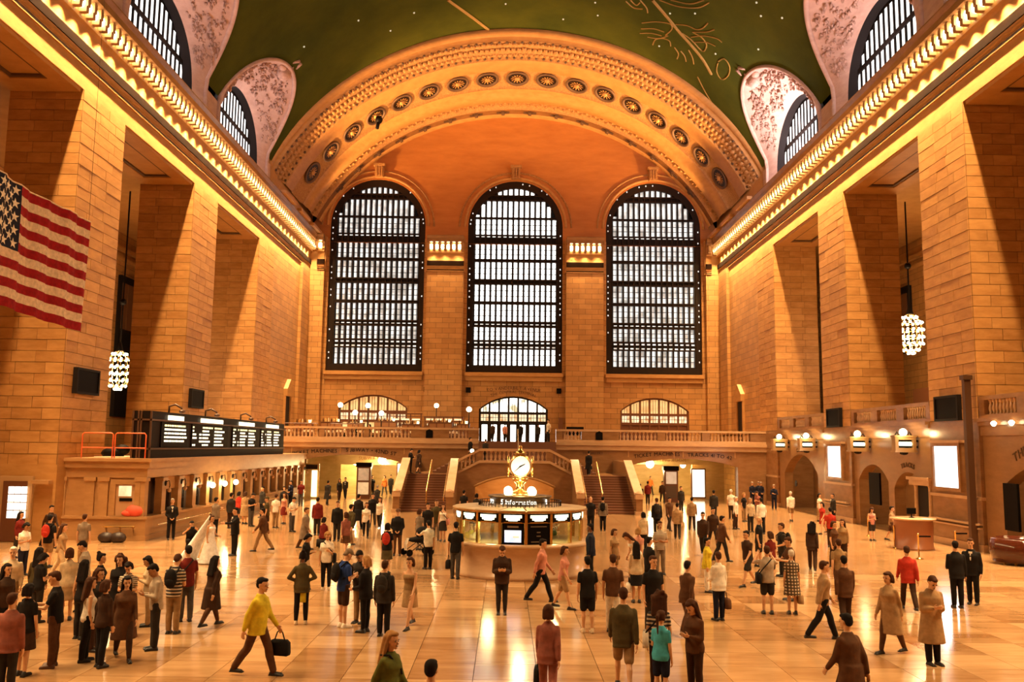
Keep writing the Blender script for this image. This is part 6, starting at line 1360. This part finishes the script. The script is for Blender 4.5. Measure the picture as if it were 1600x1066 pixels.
person(1020,868,1.82,'m','relax',10,('tee','blk'),('trousers','char'),('short','b'),'bearded man in a black printed tee'); person(984,918,1.82,'m','walk',175,('jacket','olv'),('shorts','kha'),('short','b'),'broad man in an olive jacket and khaki shorts from behind')
person(1021,925,1.72,'f','relax',170,('tee','str'),('leggings','dbrn'),('curly','b'),'curly-haired woman in a striped top and brown leggings', extra=('satchel','wht','white bag across the curly-haired woman')); person(1036,951,1.50,'f','hold',150,('tee','teal'),('shorts','navy'),('pony','b'),'girl in a turquoise tee and dark shorts with a ponytail', skin='l')
person(1070,938,1.70,'f','phone',-50,('long','brn'),('leggings','dbrn'),('long','b'),'woman in a brown top and dark leggings looking down, lower right of the booth'); person(1074,876,1.70,'f','walk',140,('jacket','brn'),('trousers','brn'),('short','k'),'person in a brown jacket walking toward the archway')
person(1104,840,1.60,'f','stand',70,('jacket','yel'),('trousers','wht'),('short','k'),'short woman in a yellow-green jacket and white trousers'); person(1122,862,1.68,'f','hold',200,('jacket','wht'),('trousers','navy'),('short','b'),'woman in a white jacket and navy trousers', extra=('handbag','brn','big brown handbag of the woman in the white jacket'))
for a in ((1058,786,'tan','man in a tan jacket heading for the waiting room archway','walk',170),(1081,777,'kha','man in a khaki jacket near the kiosk','walk2',160),(1098,800,'dbrn','man in dark brown left of the tall dark figure','walk',-20),(1046,777,'brn','man in brown just left of the tan jacket','walk2',20),(1115,766,'char','tallest dark figure under the tracks lettering','stand',170),(1114,793,'dbrn','man in dark brown below the tall dark figure','walk',10),
          (1064,760,'char','man in charcoal beside the waiting room kiosk','stand',20),(1012,752,'dred','man in dark red deep in the waiting room archway','stand',180),(1006,742,'org','man in orange deep in the waiting room archway','walk',20),(1000,756,'blk','man in black at the left of the waiting room archway','walk2',170),(1035,752,'dbrn','man in dark brown just left of the waiting room kiosk','walk',0),(1128,806,'brn','man in brown striding toward the police officers','walk2',100)):
    person(a[0],a[1],1.78 if 'tall' in a[3] else 1.74,'m',a[4],a[5],('jacket',a[2]),('trousers','char'),('short','k'),a[3])
# --- police and white shirts
person(1142,765,1.78,'m','stand',180,('tee','wht'),('trousers','dbrn'),('cap','wht'),'man in a white cap and white tee seen from behind', group=G3); person(1149,776,1.72,'m','relax',60,('long','wht'),('trousers','dbrn'),('short','w'),'white-haired man in a white shirt facing the gates', group=G3)
person(1162,770,1.68,'f','stand',30,('tee','blk'),('trousers','kha'),('bob','o'),'fair-haired woman in black left of the white shirts', group=G3); person(1172,778,1.74,'m','stand',10,('long','crm'),('trousers','char'),('short','g'),'grey-haired man in a cream shirt among the officers', group=G3); person(1189,778,1.80,'m','relax',180,('long','wht'),T,('short','k'),'man in a white shirt and black trousers from behind, nearest the officers', group=G3)
for px, py, l in ((1175,753,'police officer in dark uniform, first from the balcony'),(1191,753,'police officer in dark uniform, second from the balcony'),(1203,753,'police officer in dark uniform, third, by the pier'),(1209,757,'police officer in dark uniform with folded arms, nearest the pier')):
    person(px,py,1.78,'m','cross' if 'folded' in l else 'hands',-20 if px > 1195 else 10,('long','navy'),('trousers','navy'),('cap','gry'),l, group=G3)
person(1182,768,1.68,'f','phone',-40,('tee','mau'),('trousers','den'),('bob','b'),'woman in dull red in front of the officers', group=G3); person(1235,768,1.80,'m','walk2',170,('long','wht'),('shorts','kha'),('short','w'),'big man in a white shirt walking alone to the first gate arch', group=G3)
person(1280,771,1.66,'f','relax',30,('tee','wht'),('trousers','tan'),('bob','k'),'woman in white under the smaller poster case', group=G3); person(1301,771,1.78,'m','stand',-80,('suit','char'),T,('short','b'),'man in a charcoal suit under the smaller poster case', group=G3); person(1284,785,1.64,'f','walk',-60,('dress','red'),None,('bob','k'),'woman in a red dress below the smaller poster case', group=G3)
person(1297,793,1.72,'m','stand',170,('tee','red'),('trousers','dbrn'),('short','k'),'man in a bright red tee from behind', group=G3); person(1363,793,1.60,'f','phone',0,('tank','pnk'),('shorts','char'),('long','b'),'girl in a pink top and shorts by the black wall panel', group=G3); person(1393,791,1.66,'m','walk2',60,('tee','tan'),('shorts','brn'),('short','k'),'boy in tan walking between the belt posts', group=G3)
# --- right middle
person(1166,829,1.76,'m','walk',-60,('tee','dbrn'),('shorts','char'),('short','k'),'man in a dark brown tee and charcoal shorts walking left'); person(1185,807,1.80,'m','relax',60,('tee','blk'),('shorts','char'),('bald','k'),'bald man in a black printed tee facing right', skin='l'); person(1203,830,1.66,'f','stand',200,('tee','dred'),('shorts','dbrn'),('bob','b'),'woman in a dark red tee in front of the bald man')
person(1221,817,1.78,'m','hold',-80,('tee','char'),('trousers','char'),('short','b'),'man in charcoal looking left with a pack', extra=('backpack','blk','black backpack on the man looking left')); person(1198,853,1.74,'m','photo',175,('tee','lgry'),('shorts','char'),('short','b'),'man in a grey tee and charcoal shorts reading a leaflet, from behind', shoes='blk', extra=('satchel','blk','black shoulder bag of the man in the grey tee'))
person(1236,859,1.64,'f','stand',175,('dress','pla'),None,('short','w'),'white-haired woman in a black and cream plaid dress', extra=('handbag','tan','tan handbag of the woman in the plaid dress')); person(1230,839,1.78,'m','tablet',-80,('tee','brn'),('shorts','dbrn'),('short','b'),'man in a brown tee behind the plaid dress')
person(1268,816,1.74,'f','walk',160,('jacket','dbrn'),('trousers','dbrn'),('curly','k'),'curly-haired person in dark brown right of the plaid dress'); person(1302,814,1.66,'f','relax',30,('tee','brn'),('trousers','dbrn'),('bob','b'),'woman in brown below the red tee'); person(1316,811,1.68,'f','stand',-40,('long','kha'),('trousers','dbrn'),('long','b'),'woman in khaki at the right of the brown group')
person(1310,842,1.74,'m','walk2',170,('tee','kha'),('shorts','brn'),('short','b'),'man in a khaki tee from behind, right middle'); person(1287,876,1.80,'m','walk',90,('long','tan'),('trousers','blk'),('short','b'),'man in a tan shirt and black trousers striding right'); person(1318,868,1.74,'m','walk2',170,('jacket','brn'),('trousers','dbrn'),('short','k'),'man in a brown jacket with dark trousers walking away, right middle')
person(1322,958,1.74,'m','walk',-150,('coat','brn'),('trousers','dbrn'),('short','k'),'large figure in a brown coat at the bottom, right of the middle'); person(1387,893,1.72,'f','walk2',-60,('coat','tan'),('leggings','brn'),('bob','b'),'woman in a tan coat left of the man in the overcoat')
person(1416,853,1.74,'m','walk',170,('jacket','red'),('trousers','dbrn'),('short','b'),'man in a red jacket and dark trousers by the round desk'); person(1459,901,1.78,'m','phone',5,('coat','tan'),('trousers','blk'),('short','b'),'man in a long tan overcoat looking at his phone')
person(1492,845,1.80,'m','hold',170,('suit','blk'),T,('short','k'),'man in a black suit seen from behind, by the round desk'); person(1516,841,1.82,'m','relax',-40,('suit','blk'),T,('short','b'),'man in a black suit facing left, the rightmost of the pair')
# --- stairs and balcony
person(644,706,1.74,'m','phone1',70,('jacket','blk'),T,('short','k'),'dark figure at the outer parapet of the board side landing', z=2.295, at=63.4, group=G4); person(655,716,1.70,'f','walk',150,('coat','dbrn'),None,('bob','k'),'figure in a dark coat at the top of the board side steps', z=2.295, at=62.9, group=G4); person(920,713,1.76,'m','walk',170,('coat','blk'),T,('short','k'),'dark coated figure at the top of the gate side steps', z=2.295, at=63.2, group=G4)
person(735,687,1.74,'m','stand',60,('jacket','blk'),T,('short','k'),'dark figure at the left end of the curved balustrade', z=3.12, at=64.2, group=G4); person(759,680,1.72,'m','walk',170,('jacket','char'),T,('short','k'),'dark figure starting up the middle steps', z=3.12, at=65.6, group=G4); person(857,664,1.78,'m','relax',-60,('tee','wht'),T,('short','k'),'man in white and black at the right head of the middle steps', z=BZ, at=71.0, group=G4)
for px, py, c, l in ((789,664,'pnk','figure in pink against the bright middle doors'),(814,664,'blk','figure in black against the glass doors, right of the middle'),(841,661,'char','man in charcoal against the glass doors, far right pair'),(770,668,'dbrn','figure in dark brown against the left glass doors')):
    person(px,py,1.74,'m','walk',170,('jacket',c),T,('short','k'),l, z=BZ, at=80.0 - (px % 3), group=G4)
person(556,655,1.70,'m','sit',90,('jacket','blk'),T,('short','g'),'grey-haired diner in black seated on the balcony', z=BZ, at=72.6, group=G4); person(578,659,1.66,'f','sit',-90,('jacket','char'),T,('bob','k'),'diner in charcoal seated opposite the grey-haired one', z=BZ, at=72.6, group=G4)
# keep everyone from standing inside a neighbour or inside the booth
floor_p = [o for o in PEOPLE if abs(o.location.z) < .01 and 'clerk' not in o['label']]
for _ in range(30):
    for i, o in enumerate(floor_p):
        for q in floor_p[:i]:
            d = o.location - q.location; n = .62 - d.length
            if n > 0: d = d.normalized() if d.length > .01 else Vector((1, 0, 0)); o.location += d*n*.5; q.location -= d*n*.5
        d = Vector((o.location.x-BX, o.location.y-BYC, 0))
        if d.length < 2.78: o.location += d.normalized()*(2.78-d.length)
for o, r in ((o, (o.location.x-BX, o.location.y-BYC)) for o in PEOPLE if 'clerk' in o['label']):
    L = hypot(*r); o.location.x = BX + r[0]/L*1.66; o.location.y = BYC + r[1]/L*1.66
# ------------------------------------------------------------------ things people carry
def carried(kind, col, label, o, S, k, a):
    if kind == 'veil':
        mb = MB(); H = S['Hd']
        for i in range(7): f = i/6 - .5; cap(mb, H(V(f*.10, .05, .22)), V(-.42 + f*.75, .85 - abs(f)*.3, .10), .04, .12)
        me = fuse(mb, .02, 3, 'veil'); sharing(o, me, cloth(CC['snow']), 'veil'); return
    M = Matrix.Translation(o.location) @ Matrix.Rotation(a, 4, 'Z') @ Matrix.Scale(k, 4); m = cloth(CC[col])
    def out(mb, name, cat, base, parts=()):
        t = thing(name, label, cat, M @ base, a); t.scale = (k, k, k)
        for nm, b, mm in [('body', mb, m)] + list(parts): b.v = [tuple(Vector(v) - base) for v in b.v]; b.build(nm, mm, t, True)
        return t
    dark = cloth(CC['blk'])
    if kind == 'backpack':
        c = S['T'](V(0, .225, .30)); mb = MB(); ell(mb, c, (.145, .085, .22), S['R']); ell(mb, c + V(0, .055, -.08), (.11, .05, .10), S['R']); st = MB()
        for e in (-1, 1): st.tube([S['T'](V(e*.10, .16, .42)), S['T'](V(e*.105, .02, .535)), S['T'](V(e*.11, -.145, .40)), S['T'](V(e*.13, -.13, .25)), S['T'](V(e*.14, .12, .16))], .02, 5)
        out(mb, 'backpack', 'backpack', c, [('strap', st, dark)])
    elif kind == 'satchel':
        c = S['T'](V(.235, .03, .0)); mb = MB(); mb.loft([[c + V(dx*.055*w_, dy*.15*w_, z_) for dx, dy in ((-1, -1), (1, -1), (1, 1), (-1, 1))] for z_, w_ in ((-.14, .92), (-.10, 1), (.10, .97), (.14, .8))]); st = MB(); st.tube([c + V(0, -.12, .12), S['T'](V(.08, -.15, .30)), S['T'](V(-.11, -.06, .515)), S['T'](V(-.10, .10, .49)), S['T'](V(.1, .15, .28)), c + V(0, .12, .12)], .016, 5)
        out(mb, 'shoulder_bag', 'bag', c, [('strap', st, dark if col != 'blk' else m)])
    elif kind in ('handbag', 'carrybag', 'toolbag'):
        sh, el, wr, ud, fd, s = S['arms'][1 if kind == 'handbag' else 0]; h = wr + fd*.09; c = h + V(0, 0, -.28); w_ = .19 if kind != 'carrybag' else .14
        mb = MB(); mb.loft([[c + V(dx*.07*q, dy*w_*q, z_) for dx, dy in ((-1, -1), (1, -1), (1, 1), (-1, 1))] for z_, q in ((-.16, .95), (-.12, 1), (.06, .95), (.11, .7))]); st = MB(); st.tube([c + V(0, -.1, .10), c + V(0, -.05, .24), h, c + V(0, .05, .24), c + V(0, .1, .10)], .012, 5)
        out(mb, {'handbag': 'handbag', 'carrybag': 'carry_bag', 'toolbag': 'tool_bag'}[kind], 'bag', c, [('handle', st, dark)])
    elif kind in ('tablet', 'camera'):
        c = (S['arms'][0][2] + S['arms'][0][4]*.12 + S['arms'][1][2] + S['arms'][1][4]*.12)*.5 + V(0, -.03, .02); mb = MB()
        if kind == 'tablet': mb.box(c.x-.11, c.x+.11, c.y-.03, c.y-.018, c.z-.06, c.z+.10)
        else: mb.box(c.x-.07, c.x+.07, c.y-.04, c.y+.03, c.z-.05, c.z+.05); mb.lathe([(.042, -.01), (.045, .09)], (c.x, c.y-.02, c.z), 10, ax='y')
        out(mb, kind, 'tablet' if kind == 'tablet' else 'camera', c, [('screen', MB().box(c.x-.1, c.x+.1, c.y-.034, c.y-.03, c.z-.05, c.z+.09), BLACK)] if kind == 'tablet' else [])
    elif kind == 'suitcase_under':
        c = V(0, .12, 0); z = S['hip'].z - .14; mb = MB().box(-.24, .24, -.04, .26, .06, z); out(mb, 'suitcase', 'suitcase', c, [('wheel', MB().lathe([(.05, -.2), (.05, .2)], (0, .1, .05), 10, ax='x'), dark)])
for (e, o, S, k, a) in ACC: carried(e[0], e[1], e[2], o, S, k, a)
# pushchair
pt = spot(652, 868); t = thing('pushchair', 'black pushchair with a pale blanket in front of the stairs', 'pushchair', (pt.x, pt.y, 0), radians(-60))
m = MB(); m.loft([[(x, y, z) for x, y, z in ((-.24, -.35, .55), (.24, -.35, .55), (.24, .25, .45), (-.24, .25, .45))], [(x, y, z) for x, y, z in ((-.24, -.35, .65), (.24, -.35, .65), (.24, .35, .75), (-.24, .35, .75))]]); m.ball((0, .22, .85), (.26, .30, .26), 10, 7); m.build('seat_shell', cloth(CC['blk']), t, True)
m = MB()
for x in (-.26, .26): m.tube([(x, -.45, .14), (x, .1, .5), (x, .62, 1.02)], .016, 6); m.tube([(x, .45, .14), (x, .0, .55)], .016, 6)
m.tube([(-.26, .62, 1.02), (.26, .62, 1.02)], .018, 6); m.build('frame', IRON, t)
for x in (-.28, .28):
    for y in (-.45, .45): MB().lathe([(.13, -.02), (.14, 0), (.13, .02)], (x, y, .14), 14, ax='x').build('wheel', BLACK, t)
MB().loft([[(-.22, -.38, .66), (.1, -.40, .68)], [(-.24, -.48, .45), (.12, -.50, .44)], [(-.22, -.46, .2), (.08, -.48, .22)]], close=False, caps=False).build('blanket', cloth(CC['wht']), t)
bpy.data.objects.remove(REMESH); bpy.data.scenes.remove(SHOP)
